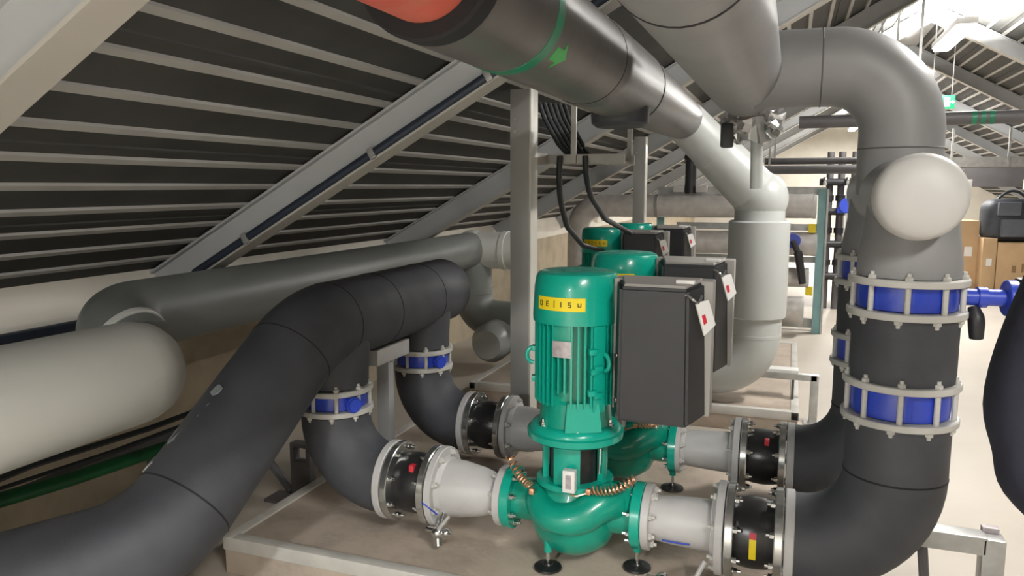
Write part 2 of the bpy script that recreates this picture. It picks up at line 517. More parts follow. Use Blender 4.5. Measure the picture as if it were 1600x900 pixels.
# ---------------------------------------------------------------- pumps (built around the pump axis, base on the plinth)
def make_pump():
    P = thing('inline_pump', 'front green inline pump with black drive box and yellow sticker', 'pump', (0, 0, 0), 'green inline pumps')
    ZA = 0.202
    # volute casing
    vol = MB()
    vol.lathe((0, 0, 0.035), (0, 0, 1), [(0, 0.04), (0.012, 0.085), (0.05, 0.135), (0.10, 0.158), (0.165, 0.163), (0.215, 0.150), (0.25, 0.128), (0.275, 0.125)], 40)
    vol.tube(rounded([(-0.225, 0, ZA), (-0.12, 0, ZA), (0.0, -0.01, ZA - 0.02)], 0.06), [0.078] + [0.08] * 11 + [0.10], 24)
    pth = rounded([(-0.09, 0.0, ZA + 0.05), (-0.135, -0.085, ZA + 0.055), (-0.05, -0.16, ZA + 0.01), (0.05, -0.155, ZA + 0.015), (0.135, -0.085, ZA + 0.07), (0.165, -0.01, ZA + 0.05), (0.225, 0, ZA)],
                  [0.08, 0.10, 0.12, 0.10, 0.08], 8)
    n = len(pth)
    vol.tube(pth, [0.047 + 0.030 * (k / (n - 1)) ** 1.3 for k in range(n)], 22)
    vol.tube([(0.225, 0, ZA), (0.15, 0.0, ZA + 0.005), (0.06, 0.02, ZA + 0.02)], [0.078, 0.082, 0.10], 22)
    vol.build('volute_casing', GREEND, P, ang=50)
    for sx in (-1, 1):
        f = MB().disc((sx * 0.225, 0, ZA), (sx, 0, 0), 0.036, 0.118).build('flange', GREEN, P)
        bolts((sx * 0.225, 0, ZA), (-sx, 0, 0), 0.094, 8, f)
    # feet
    for (fx, fy, top) in ((-0.067, -0.112, 0.17), (0.238, 0.0, 0.10), (-0.06, 0.12, 0.17)):
        ft = MB().cyl((fx, fy, 0.062), (fx, fy, top), 0.014, 0.017, 14).build('foot', GREEN, P)
        MB().cyl((fx, fy, 0.012), (fx, fy, 0.066), 0.007, n=10).build('foot_bolt', CHROME, ft, 'steel threaded stud')
        MB().lathe((fx, fy, 0.0), (0, 0, 1), [(0, 0.052), (0.007, 0.05), (0.014, 0.02), (0.02, 0.016)], 20).build('foot_pad', RUBBER, ft, 'black rubber pad')
    # lantern
    MB().disc((0, 0, 0.300), (0, 0, 1), 0.022, 0.142).build('casing_cover', GREEN, P)
    for a0, a1 in ((-178, -150), (-114, -66), (-19, 12), (62, 110)):
        steps = 6
        pts_o, pts_i = [], []
        for k in range(steps + 1):
            a = math.radians(a0 + (a1 - a0) * k / steps)
            pts_o.append((0.120 * math.cos(a), 0.120 * math.sin(a), 0.32))
            pts_i.append((0.098 * math.cos(a), 0.098 * math.sin(a), 0.32))
        MB().prism(pts_o + pts_i[::-1], (0, 0, 0.155)).build('lantern_pillar', GREEN, P, ang=50)
    MB().lathe((0, 0, 0.32), (0, 0, 1), [(0, 0.094), (0.155, 0.094)], 36).build('coupling_guard', RUBBER, P, 'black guard')
    # adapter plate, two tiers
    MB().lathe((0, 0, 0.468), (0, 0, 1), [(0, 0.12), (0.004, 0.164), (0.012, 0.175), (0.034, 0.177), (0.038, 0.166), (0.044, 0.166), (0.058, 0.157), (0.064, 0.148), (0.066, 0.12)], 48).build('adapter_plate', GREEN, P)
    bolts((0, 0, 0.53), (0, 0, 1), 0.138, 6, P, 0.3, name='plate_bolt')
    # motor
    MB().lathe((0, 0, 0.53), (0, 0, 1), [(0, 0.135), (0.02, 0.131), (0.09, 0.127), (0.10, 0.117), (0.39, 0.117)], 44).build('motor_body', GREEND, P)
    fins = MB()
    for k in range(40):
        a = 2 * PI * k / 40
        deg = (math.degrees(a) + 180) % 360 - 180
        zt, zb = 0.908, 0.615
        if -108 < deg < -82:
            zt, zb = 0.800, 0.665
        if -50 < deg < -32:
            continue
        ca, sa = math.cos(a), math.sin(a)
        rot = Matrix(((ca, -sa, 0), (sa, ca, 0), (0, 0, 1)))
        fins.box((0.133 * ca, 0.133 * sa, (zt + zb) / 2), (0.034, 0.0065, zt - zb), rot=rot)
    fo = fins.build('cooling_fins', GREEN, P)
    fo['kind'] = 'stuff'
    a = math.radians(-41)
    rot = Matrix.Rotation(a, 3, 'Z')
    MB().box((0.135 * math.cos(a), 0.135 * math.sin(a), 0.75), (0.026, 0.052, 0.31), rot=rot, bev=0.007).build('side_rib', GREEN, P)
    for ad, z in ((-52, 0.815), (-50, 0.745), (-53, 0.67), (-160, 0.80), (-160, 0.69), (-45, 0.755), (-45, 0.66)):
        a = math.radians(ad)
        MB().box((0.146 * math.cos(a), 0.146 * math.sin(a), z), (0.03, 0.034, 0.022), rot=Matrix.Rotation(a, 3, 'Z'), bev=0.006).build('lug', GREEN, P)
    for ad in (-35, -160):
        a = math.radians(ad)
        e = V((0.155 * math.cos(a), 0.155 * math.sin(a), 0.775))
        d = V((math.cos(a), math.sin(a), 0))
        MB().tube([e + d * (0.024 * math.sin(q)) + V((0, 0, 0.028 * math.cos(q))) for q in [PI * i / 8 for i in range(9)]], 0.008, 10).build('lifting_eye', GREEN, P)
    rb_ = Matrix.Rotation(math.radians(24), 3, 'Z')
    MB().hexa([rb_ @ V(q) for q in ((-0.060, -0.150, 0.530), (0.070, -0.150, 0.530), (0.070, -0.09, 0.530), (-0.060, -0.09, 0.530),
               (-0.050, -0.138, 0.630), (0.060, -0.138, 0.630), (0.060, -0.09, 0.630), (-0.050, -0.09, 0.630))]).build('bracket', GREEN, P)
    a = math.radians(-95)
    MB().box((0.132 * math.cos(a), 0.132 * math.sin(a), 0.855), (0.03, 0.066, 0.10), rot=Matrix.Rotation(a, 3, 'Z'), bev=0.005).build('plate_boss', GREEND, P)
    # curved patches (nameplate and sticker)
    def patch(name, r, a0, a1, z0, z1, m, lab, par=P, tk=0.0018):
        po, pi = [], []
        for k in range(9):
            a = math.radians(a0 + (a1 - a0) * k / 8)
            po.append((r * math.cos(a), r * math.sin(a), z0))
            pi.append(((r - tk) * math.cos(a), (r - tk) * math.sin(a), z0))
        return MB().prism(po + pi[::-1], (0, 0, z1 - z0)).build(name, m, par, lab, ang=50)
    patch('nameplate', 0.1535, -107, -81, 0.795, 0.852, PLATE, 'small grey nameplate')
    # fan cowl
    MB().lathe((0, 0, 0.905), (0, 0, 1), [(0, 0.150), (0.001, 0.156), (0.02, 0.157), (0.12, 0.152), (0.158, 0.146), (0.172, 0.138), (0.178, 0.125), (0.180, 0.04)], 48).build('fan_cowl', GREEN, P)
    st = patch('sticker', 0.1572, -132, -64, 0.957, 1.003, YELLOW, 'yellow sticker with dark characters')
    # printed characters, curved round the cowl
    def bar(a, z, wdeg, h):
        patch('character', 0.1577, a - wdeg / 2, a + wdeg / 2, z - h / 2, z + h / 2, INK, None, st, 0.0006)
    for a, strokes in ((-136, ((0, 0.008, 3.4, .003), (0, -0.008, 3.4, .003), (-1.6, 0, 1.0, .017), (1.6, 0, 1.0, .017))),
                       (-127, ((0.3, 0.008, 3.0, .003), (0.3, 0, 2.6, .003), (0.3, -0.008, 3.0, .003), (-1.3, 0, 1.0, .017))),
                       (-118.5, ((0, 0, 0.9, .026),)),
                       (-111, ((0, 0, 1.2, .018),)),
                       (-102, ((0, 0.008, 3.0, .003), (-1.2, 0.004, 1.0, .01), (0, 0, 3.0, .003), (1.2, -0.004, 1.0, .01), (0, -0.008, 3.0, .003))),
                       (-92, ((-1.5, 0, 1.0, .013), (1.5, 0, 1.0, .013), (0, -0.006, 3.4, .003)))):
        for da, dz, wd, h in strokes:
            bar(-132 + (a + da + 141) * 68 / 55, 0.980 + dz, wd * 1.15, h)
    # drive box: black cover with chamfered sides, grey base behind
    dv = MB()
    z0, z1 = 0.600, 1.052
    dv.hexa([(0.190, -0.175, z0), (0.420, -0.175, z0 - .004), (0.468, -0.045, z0 + .006), (0.150, -0.045, z0 + .006),
             (0.193, -0.170, z1), (0.412, -0.170, z1), (0.452, -0.045, z1 + .012), (0.156, -0.045, z1 + .012)])
    bmesh.ops.bevel(dv.bm, geom=list(dv.bm.edges), offset=0.009, segments=2, affect='EDGES')
    cov = dv.build('drive_cover', BLACKP, P, 'black plastic cover')
    for cx, cz in ((0.185, 0.82), (0.185, 0.665)):
        MB().disc((cx - 0.004, -0.150, cz), (-0.6, -0.8, 0), 0.006, 0.008, 10, 0.001).build('cover_screw', CHROME, cov, 'steel screw')
    MB().box((0.312, -0.005, (z0 + z1) / 2 + 0.01), (0.335, 0.082, z1 - z0 + 0.01), bev=0.006).build('drive_base', DRIVEG, P, 'grey cast housing')
    MB().hexa([(0.20, -0.155, z1 - .002), (0.405, -0.155, z1 - .002), (0.445, -0.03, z1 + .010), (0.17, -0.03, z1 + .010),
               (0.205, -0.150, z1 + .010), (0.400, -0.150, z1 + .010), (0.44, -0.03, z1 + .024), (0.175, -0.03, z1 + .024)]).build('drive_top', DRIVEG, P, 'grey top plate')
    MB().box((0.395, -0.105, z1 + 0.018), (0.06, 0.03, 0.012), bev=0.003).build('latch', WHITEP, P, 'pale clip')
    MB().box((0.165, 0.0, 0.83), (0.10, 0.07, 0.16), bev=0.01).build('drive_mount', BLACKP, P)
    # hanging tag on the corner of the drive
    lk = MB().tube(rounded([(0.405, -0.160, 1.035), (0.432, -0.172, 1.02), (0.44, -0.150, 1.005), (0.452, -0.128, 1.03)], 0.01, 5), 0.005, 8).build('tag_clip', ZINC, P, 'wire clip')
    tg = MB().prism([(0.432, -0.155, 1.01), (0.468, -0.110, 1.015), (0.492, -0.108, 0.935), (0.462, -0.152, 0.905)], (0.004, -0.004, 0)).build('tag', WHITEP, P, 'white tag with red mark')
    MB().prism([(0.4515, -0.1465, 0.968), (0.460, -0.1355, 0.972), (0.467, -0.1345, 0.945), (0.4585, -0.1455, 0.938)], (0.0045, -0.0045, 0)).build('red_mark', REDDOT, tg)
    # copper coils and the pressure sensor on the lantern
    def coil(a, b, turns, r):
        a, b = V(a), V(b)
        d, u, v = frame_of(b - a)
        L = (b - a).length
        pts = []
        nn = turns * 10
        for k in range(nn + 1):
            q = 2 * PI * turns * k / nn
            sag = V((0, 0, -0.02 * math.sin(PI * k / nn)))
            pts.append(a + d * (L * k / nn) + sag + u * (r * math.cos(q)) + v * (r * math.sin(q)))
        MB().tube(pts, 0.0028, 6).build('copper_coil', COPPER, P, 'coiled copper tube')
    coil((0.10, -0.152, 0.335), (0.245, -0.125, 0.385), 11, 0.0155)
    coil((-0.235, -0.06, 0.385), (-0.13, -0.13, 0.31), 9, 0.015)
    for x, z in ((0.09, 0.326), (-0.118, 0.298)):
        MB().box((x, -0.148, z), (0.018, 0.018, 0.022), bev=0.003).build('coil_fitting', COPPER, P)
    sn = MB().box((0.022, -0.150, 0.357), (0.045, 0.032, 0.08), bev=0.004).build('pressure_sensor', WHITEP, P, 'white sensor block')
    MB().box((0.022, -0.1665, 0.357), (0.02, 0.002, 0.05)).build('sensor_print', PLATE, sn)
    MB().tube(rounded([(0.022, -0.15, 0.32), (0.04, -0.165, 0.305), (0.09, -0.152, 0.322)], 0.02, 5), 0.003, 6).build('copper_pipe', COPPER, P)
    MB().cyl((0.105, -0.055, 0.36), (0.108, -0.058, 0.47), 0.005, n=8).build('drain_rod', CHROME, P)
    return P

proto = make_pump()
PUMPX = -0.712
Y1, Y2 = 2.62, 3.41
spots = [(PUMPX, Y1, 0.15, None),
         (PUMPX + 0.012, Y2, 0.15, 'second green inline pump, directly behind the front one'),
         (-1.285, 5.42, 0.15, 'third green inline pump, with only its cap showing behind the second'),
         (-1.19, 6.16, 0.15, 'farthest green inline pump, smallest cap beside the black drives')]
for k, (x, y, z, lab) in enumerate(spots):
    o = proto if k == 0 else copy_tree(proto)
    o.location = (x, y, z)
    if lab:
        o['label'] = lab
ZA = 0.352

# ---------------------------------------------------------------- pipe fittings beside the pumps
def flange_part(x, y, sx, r, t, m, par, nb=8, bolt_r=None, name='flange'):
    f = MB().disc((x, y, ZA), (sx, 0, 0), t, r).build(name, m, par)
    return f

def bellows(x0, x1, y, r, label, red=None):
    """rubber expansion joint between two bright zinc flanges"""
    t = thing('rubber_joint', label, 'expansion joint', ((x0 + x1) / 2, y, ZA), 'rubber expansion joints')
    ft = 0.028
    L = x1 - x0
    for xs, sx in ((x0, 1), (x1, -1)):
        f = MB().annulus((xs, y, ZA), (sx, 0, 0), ft, r, r * 0.6).build('flange', ZINC, t, 'bright zinc flange')
        bolts((xs + sx * ft, y, ZA), (sx, 0, 0), r * 0.86, 8, f)
    prof = []
    for k in range(15):
        q = k / 14
        prof.append((0.004 + (L - 0.008) * q, r * (0.66 + 0.10 * math.sin(PI * q) ** 0.8)))
    MB().lathe((x0, y, ZA), (1, 0, 0), prof, 36).build('rubber_body', RUBBER, t, 'black rubber body')
    if red == 'red':
        MB().box(((x0 + x1) / 2 + 0.015, y - r * 0.48, ZA + r * 0.56), (0.02, 0.03, 0.03), bev=0.004).build('mark', REDDOT, t, 'red dot')
    if red == 'yellow':
        a0 = -115
        po = []
        for m_, q0, q1 in ((YELLOW, 168, 202), (REDDOT, 158, 168)):
            pa, pb = [], []
            for k in range(7):
                a = math.radians(q0 + (q1 - q0) * k / 6)
                pa.append(((x0 + x1) / 2 - 0.012, y + math.cos(a) * r * 0.775, ZA + math.sin(a) * r * 0.775))
                pb.append(((x0 + x1) / 2 - 0.012, y + math.cos(a) * r * 0.755, ZA + math.sin(a) * r * 0.755))
            MB().prism(pa + pb[::-1], (0.022, 0, 0)).build('mark', m_, t, 'yellow mark' if m_ is YELLOW else 'red mark', ang=50)
    return t

def reducer(xb, xs, y, rb, rs, label, drain=False, blue=None, wide=0.70):
    """pale grey casting: big flange at xb, small flange at xs"""
    sx = 1 if xs > xb else -1
    L = abs(xs - xb)
    t = thing('pipe_reducer', label, 'reducer', ((xb + xs) / 2, y, ZA), 'grey cast reducers')
    f = MB().disc((xb, y, ZA), (sx, 0, 0), 0.028, rb).build('flange', LGREY, t)
    bolts((xb + sx * 0.028, y, ZA), (sx, 0, 0), rb * 0.86, 8, f, me=NUT_ME, name='nut')
    g = MB().disc((xs - sx * 0.028, y, ZA), (sx, 0, 0), 0.028, rs).build('flange', LGREY, t)
    bolts((xs - sx * 0.028, y, ZA), (-sx, 0, 0), rs * 0.80, 8, g, me=NUT_ME, name='nut')
    rc, rn = rb * wide, rs * 0.66
    MB().lathe((xb, y, ZA), (sx, 0, 0), [(0.02, rb * 0.82), (0.042, rb * 0.80 if wide < 0.65 else rc * 1.03), (0.046, rc), (0.06, rc), (L * 0.35, rc * 0.99), (L * 0.62, (rc + rn) / 2 * 1.02), (L * 0.8, rn * 1.04), (L - 0.045, rn), (L - 0.03, rn * 1.15), (L - 0.02, rs * 0.8)], 36).build('body', LGREY, t)
    if drain:
        dx = xb + sx * 0.05
        vp = V((dx, y - rb * 0.62, ZA - rb * 0.62))
        d = MB().cyl(vp + V((0, 0.03, 0.03)), vp + V((0, -0.03, -0.035)), 0.016, n=12)
        d.ball(vp + V((0, -0.03, -0.035)), 0.027, 12)
        d.ball(vp + V((0.035, -0.03, -0.03)), 0.02, 12)
        d.cyl(vp + V((0, -0.03, -0.035)), vp + V((0.01, -0.045, -0.08)), 0.016, n=12)
        d.cyl(vp + V((-0.05, -0.02, -0.03)), vp + V((0.06, -0.035, -0.03)), 0.012, n=12)
        d.build('drain_valve', CHROME, t, 'small steel drain valve')
        MB().tube([vp + V((0, -0.03, -0.03)), vp + V((0.02, -0.055, 0.0)), vp + V((0.06, -0.06, 0.05))], [0.008, 0.008, 0.006], 8).build('drain_lever', LGREY, t, 'pale lever')
    if blue:
        MB().tube(blue, 0.003, 6).build('cable_tie', BLUE, t, 'blue tie')
    return t

def valve(x, y, z0, z1, r, label, neck=None, group='blue butterfly valves', rods=9, phase=0.35):
    t = thing('butterfly_valve', label, 'valve', (x, y, z0), group)
    ft = 0.022
    for zz, up in ((z0, -1), (z1, 1)):
        f = MB().annulus((x, y, zz - ft / 2), (0, 0, 1), ft, r, r * 0.72, 40).build('flange_ring', RING, t, 'pale grey ring')
        bolts((x, y, zz + up * ft / 2), (0, 0, up), r * 0.90, rods, f, phase if up > 0 else phase, me=NUT_ME, name='nut')
    MB().lathe((x, y, z0 + ft / 2), (0, 0, 1), [(0, r * 0.80), (0.004, r * 0.84), ((z1 - z0 - ft) * 0.5, r * 0.85), (z1 - z0 - ft - 0.004, r * 0.84), (z1 - z0 - ft, r * 0.80)], 40).build('valve_body', BLUE, t, 'blue valve body')
    d, u, v = frame_of((0, 0, 1))
    for k in range(rods):
        a = 2 * PI * (k + phase) / rods
        place('tie_rod', ROD_ME, t, loc=V((x, y, (z0 + z1) / 2)) + u * (r * 0.90 * math.cos(a)) + v * (r * 0.90 * math.sin(a)), scale=(1, 1, z1 - z0 + ft))
    zc = (z0 + z1) / 2
    if neck is not None:
        nd = V(neck).normalized()
        L = V(neck).length
        c = V((x, y, zc))
        MB().cyl(c + nd * (r * 0.8), c + nd * (r + L), 0.026, n=16).cyl(c + nd * (r + L * 0.25), c + nd * (r + L * 0.5), 0.032, n=16).build('neck', BLUE, t, 'blue stem neck')
        if L > 0.09:
            hd = MB().disc(c + nd * (r + L), nd, 0.03, 0.055, 20).build('gear_flange', BLUE, t, 'blue gear flange')
            MB().box(c + nd * (r + L + 0.085), (0.10, 0.10, 0.12), rz=math.atan2(nd.y, nd.x), bev=0.012).build('gearbox', BLACKP, t, 'black gearbox')
            hp = c + nd * (r + L * 0.18)
            MB().tube(rounded([hp + V((0, 0, -0.03)), hp + V((0.008, -0.015, -0.07)), hp + V((0.012, -0.01, -0.125))], 0.05, 5), [0.016] + [0.024] * 6 + [0.02], 12).build('handle', BLACKP, t, 'black handle')
    return t

def small_flange(c, axis, t, r, m, par, nb=8):
    f = MB().disc(c, axis, t, r).build('flange', m, par)
    bolts(V(c), -V(axis), r * 0.86, nb, f, me=NUT_ME, name='nut')
    return f

LX = -1.735          # left risers and the black header above them
RX = 0.345           # right risers
ROWN = ['front', 'second']
for i, y in enumerate((Y1, Y2)):
    row = ROWN[i] + ' pump'
    # ---- suction side
    e = thing('suction_elbow', 'black foam covered elbow at the left inlet of the ' + row, 'pipe', (LX, y, 0.35), 'black suction elbows')
    small_flange((-1.457, y, ZA), (-1, 0, 0), 0.03, 0.157, LGREY, e)
    MB().tube(rounded([(-1.478, y, ZA), (LX, y, ZA), (LX, y, 0.612)], 0.245, 14), 0.141, 36).build('elbow', FOAM, e)
    bellows(-1.452, -1.268, y, 0.157, 'black rubber joint with bolted zinc flanges left of the ' + row, 'red' if i == 0 else None)
    reducer(-1.264, -0.974 + (0.006 if i else 0), y, 0.157, 0.115, 'pale grey cast reducer between left rubber joint and the ' + row, drain=(i == 0),
            blue=rounded([(-1.30, y - 0.13, ZA - 0.01), (-1.25, y - 0.165, ZA - 0.01), (-1.215, y - 0.13, ZA - 0.06)], 0.03, 5) if i == 0 else None)
    valve(LX, y, 0.628, 0.712, 0.153, 'blue butterfly valve with pale rings above the left elbow of the ' + row, neck=(0.02, -0.012, 0.0))
    # ---- discharge side
    reducer(-0.168, -0.449, y, 0.160, 0.117, 'pale grey cast reducer on the right outlet of the ' + row, wide=0.56, blue=rounded([(-0.375, y - 0.078, ZA - 0.045), (-0.33, y - 0.082, ZA - 0.045), (-0.28, y - 0.080, ZA - 0.045)], 0.03, 5) if i == 0 else None)
    bellows(-0.164, 0.020, y, 0.160, 'black rubber joint with bolted zinc flanges right of the ' + row, 'yellow' if i == 0 else 'red')
    e = thing('discharge_elbow', 'black foam covered elbow and riser right of the ' + row, 'pipe', (RX, y, 0.2), 'black discharge elbows')
    small_flange((0.024, y, ZA), (1, 0, 0), 0.03, 0.160, LGREY, e)
    MB().tube(rounded([(0.045, y, ZA), (RX, y, ZA), (RX, y, 0.80)], 0.27, 14), 0.152, 36).build('elbow', FOAM, e)
    seam((RX, y, 0.625), (0, 0, 1), 0.152, e)
    valve(RX, y, 0.812, 0.925, 0.170, 'lower blue butterfly valve on the riser of the ' + row)
    s_ = tag(MB().cyl((RX, y, 0.936), (RX, y, 1.134), 0.152, n=36).build('pipe_spool', FOAM), 'black foam covered pipe piece between two valves of the ' + row, 'pipe', 'black spools between valves')
    valve(RX, y, 1.146, 1.245, 0.170, 'upper blue butterfly valve on the riser of the ' + row, neck=(0.10, 0.01, 0.0) if i == 0 else (0.06, 0.02, 0.04))

# small purge valve under the front right reducer
t = thing('purge_cock', 'small bright steel cock lying under the front right reducer', 'valve', (-0.33, 2.54, 0.15))
MB().cyl((-0.42, 2.52, 0.17), (-0.30, 2.50, 0.178), 0.013, n=12).build('body', CHROME, t)
MB().ball((-0.365, 2.512, 0.180), 0.024, 14).build('ball', CHROME, t)
MB().tube(rounded([(-0.31, 2.50, 0.178), (-0.26, 2.50, 0.19), (-0.225, 2.53, 0.262)], 0.03, 5), 0.009, 10).build('outlet', LGREY, t)
MB().box((-0.40, 2.51, 0.1515), (0.035, 0.03, 0.022), bev=0.004).build('foot', CHROME, t)

# ---- black suction header on the left, coming down towards the camera
t = thing('suction_header', 'thick black foam covered header sweeping down to the lower left', 'pipe', (LX, 3.1, 0.98))
hp = rounded([(LX, 3.64, 0.985), (LX, 2.45, 0.985), (-1.81, 1.72, 0.425), (-2.34, 1.05, 0.345), (-2.62, -1.0, 0.33)], [0.42, 0.40, 0.4], 12)
hr = [0.164] * len(hp)
hm = MB().tube(hp, hr, 40)
hm.build('run', FOAM, t)
MB().lathe((LX, 3.635, 0.985), (0, 1, 0), [(0, 0.164), (0.03, 0.159), (0.055, 0.142), (0.065, 0.12)], 40).build('end_cap', FOAM, t)
for y in (Y1, Y2):
    MB().lathe((LX, y, 0.728), (0, 0, 1), [(0, 0.136), (0.06, 0.138), (0.12, 0.142), (0.22, 0.150)], 36).build('branch', FOAM, t)
for k in range(len(hp)):
    pass
def seam_at(path, frac_pt, r, par, m=FOAMD):
    best = min(range(len(path) - 1), key=lambda k: ((path[k] + path[k + 1]) / 2 - V(frac_pt)).length)
    seam((path[best] + path[best + 1]) / 2, path[best + 1] - path[best], r, par, m)
for q in ((LX, 2.62, 0.985), (-1.75, 2.34, 0.90), (-1.79, 1.95, 0.61)):
    seam_at(hp, q, 0.164, t)
seam((LX, 2.92, 0.985), (0, 1, 0), 0.164, t)
seam((LX, 3.36, 0.985), (0, 1, 0), 0.164, t)
# torn bits of silver tape left on the black bend
for q, sz_ in (((-1.835, 1.93, 0.83), 0.05), ((-1.81, 1.93, 0.79), 0.035), ((-1.86, 1.87, 0.74), 0.045), ((-1.80, 1.99, 0.86), 0.03), ((-1.90, 1.80, 0.66), 0.04)):
    k = min(range(len(hp) - 1), key=lambda k: (hp[k] - V(q)).length)
    ax = (hp[k + 1] - hp[k]).normalized()
    rel = V(q) - hp[k]
    al = ax.dot(rel)
    rad = (rel - ax * al).normalized()
    c_ = hp[k] + ax * al + rad * 0.165
    tn = ax.cross(rad)
    MB().prism([c_ + ax * (sz_ * math.cos(a) * random.uniform(.5, 1.2)) + tn * (sz_ * 0.7 * math.sin(a) * random.uniform(.5, 1.2)) - rad * 0.004 for a in [2 * PI * i / 9 for i in range(9)]], rad * 0.006).build('tape_scrap', SCRAP, t, 'torn scrap of grey tape', ang=50)
# T shaped stand under the header
t = thing('pipe_stand', 'grey T shaped steel stand under the black header between two valves', 'stand', (LX, 3.03, 0.15))
MB().box((LX, 3.03, 0.46), (0.062, 0.05, 0.61), bev=0.003).build('post', BEAM, t)
MB().box((LX + 0.005, 3.02, 0.778), (0.10, 0.30, 0.07), bev=0.004).build('cross_head', LGREY, t)
MB().box((LX, 3.03, 0.156), (0.12, 0.12, 0.012), bev=0.002).build('base_plate', BEAM, t)

# ---- pvc jacketed pipe along the left wall, lit and shaded tones painted in
t = thing('jacketed_main', 'large pale PVC covered pipe bending along the left wall', 'pipe', (-2.3, 2.3, 0.8))
wp = [(-2.27, -1.5, 0.875), (-2.27, 2.07, 0.845)]
MB().tube(wp, 0.192, 44).build('near_run', PVCLIT, t, 'near length, pale as if lit')
MB().lathe((-2.27, 2.065, 0.845), (0, 1, 0), [(0, 0.192), (0.05, 0.190), (0.11, 0.176), (0.155, 0.146), (0.18, 0.105), (0.19, 0.05), (0.192, 0.01)], 44).build('rounded_end', PVCLIT, t)
gp = rounded([(-2.36, 2.24, 0.88), (-2.60, 2.27, 0.985), (-2.60, 6.12, 0.985)], [0.20], 12)
MB().tube(gp, 0.150, 40).build('far_run', PVCSHADE, t, 'far length, darkened as if shaded')
MB().annulus((-2.42, 2.247, 0.906), V((-0.24, 0.03, 0.105)), 0.03, 0.160, 0.12, 40).build('joint_ring', PVCLIT, t, 'white ring at the bend')
# tee and drop at the far end
MB().ball((-2.60, 6.12, 0.985), 0.172, 24).build('tee_body', PVCLIT, t)  # pale jacket paints the highlight on tee and side run
MB().tube([(-2.60, 6.12, 0.985), (-2.15, 6.12, 0.98)], 0.16, 36).build('side_run', PVCLIT, t, 'side branch, highlight painted in white')
MB().annulus((-2.32, 6.12, 0.982), (1, 0, 0), 0.05, 0.168, 0.14, 36).build('joint_band', PVCLIT, t)
MB().tube(rounded([(-2.60, 6.12, 0.98), (-2.60, 6.12, 0.38), (-2.0, 6.12, 0.37)], 0.2, 10), 0.165, 36).build('drop', PVCSHADE, t, 'vertical drop in the shaded grey')
MB().annulus((-2.60, 6.12, 0.60), (0, 0, 1), 0.05, 0.172, 0.14, 36).build('joint_band', PVCSHADE, t)
MB().tube([(-2.32, 5.72, 0.23), (-2.32, 5.80, 0.23), (-2.32, 6.1, 0.25)], [0.12, 0.165, 0.165], 36).build('capped_branch', PVC, t, 'pale capped branch')
for yy in (0.9, ):
    MB().box((-2.27, yy, 0.32), (0.06, 0.06, 0.64)).box((-2.27, yy, 0.64), (0.30, 0.06, 0.04)).build('support_leg', GALV, t)

# cables, hose and brackets under the white pipe
tag(MB().tube(rounded([(-2.55, 0.4, 0.56), (-2.42, 1.35, 0.555), (-2.36, 1.75, 0.60), (-2.30, 2.2, 0.60), (-2.25, 2.5, 0.62)], 0.3, 6), 0.012, 8).build('cable', CABLE), 'black cable sagging under the white pipe', 'cable')
tag(MB().tube(rounded([(-2.6, 0.9, 0.515), (-2.45, 1.6, 0.53), (-2.4, 2.1, 0.525), (-2.4, 2.5, 0.52)], 0.3, 6), 0.008, 8).build('cable', CABLE), 'thin black cable below the sagging one under white pipe', 'cable')
tag(MB().tube(rounded([(-2.72, 0.6, 0.44), (-2.58, 1.5, 0.46), (-2.5, 2.0, 0.44), (-2.45, 2.6, 0.42)], 0.4, 6), 0.028, 12).build('hose', HOSEG), 'green hose stretched behind the black pipe at lower left', 'hose')
t = thing('hose_rail', 'dark steel rail carrying the green hose and cables', 'rail', (-2.72, 1.3, 0))
MB().box((-2.66, 1.4, 0.395), (0.05, 2.6, 0.03)).build('rail', DARKP, t)
for y in (0.45, 1.45, 2.55):
    MB().box((-2.66, y, 0.19), (0.04, 0.04, 0.38)).build('leg', DARKP, t)
t = thing('floor_bracket', 'dark steel clamp bracket on the floor left of the plinth', 'bracket', (-2.22, 3.0, 0))
MB().box((-2.17, 2.98, 0.10), (0.11, 0.05, 0.20), bev=0.004).build('block', DARKP, t)
ey = MB()
for dx, dz, wx, wz in ((-0.045, 0, 0.02, 0.11), (0.045, 0, 0.02, 0.11), (0, 0.045, 0.07, 0.02), (0, -0.045, 0.07, 0.02)):
    ey.box((-2.17 + dx, 2.98, 0.25 + dz), (wx, 0.05, wz))
ey.build('eye', DARKP, t)
MB().tube([(-2.56, 3.05, 0.30), (-2.24, 2.98, 0.05)], 0.02, 8).build('strut', DARKP, t)
MB().box((-2.23, 2.98, 0.008), (0.26, 0.12, 0.016)).build('foot_plate', DARKP, t)

# ---- discharge manifold: header on top of both risers, outlet pipe over to the overhead main
t = thing('discharge_manifold', 'grey insulated manifold over the right risers with a big round end cap', 'pipe', (RX, 3.0, 1.49))
HY0, HZ, HR = 2.40, 1.50, 0.121
MB().tube([(RX - .012, HY0, HZ), (RX, 3.75, HZ)], HR, 40).build('header', GFOAM, t)
MB().lathe((RX - .012, HY0 + 0.03, HZ), (0, -1, 0), [(0, HR + .001), (0.03, HR + .001), (0.055, HR - .002), (0.075, HR - 0.016), (0.088, HR - 0.05), (0.094, 0.04), (0.095, 0.005)], 44).build('end_cap', GLIGHT, t, 'pale domed end cap')
MB().annulus((RX - .012, HY0 + 0.06, HZ), (0, 1, 0), 0.012, HR - .004, HR - .03, 40).build('cap_ring', FOAMD, t, 'dark joint ring')
for y in (Y1, Y2):
    MB().lathe((RX, y, 1.258), (0, 0, 1), [(0, 0.148), (0.05, 0.146), (0.13, 0.134), (0.22, 0.128)], 36).build('branch', GFOAM, t)
OY, OZ, OX = 3.015, 1.95, -0.20
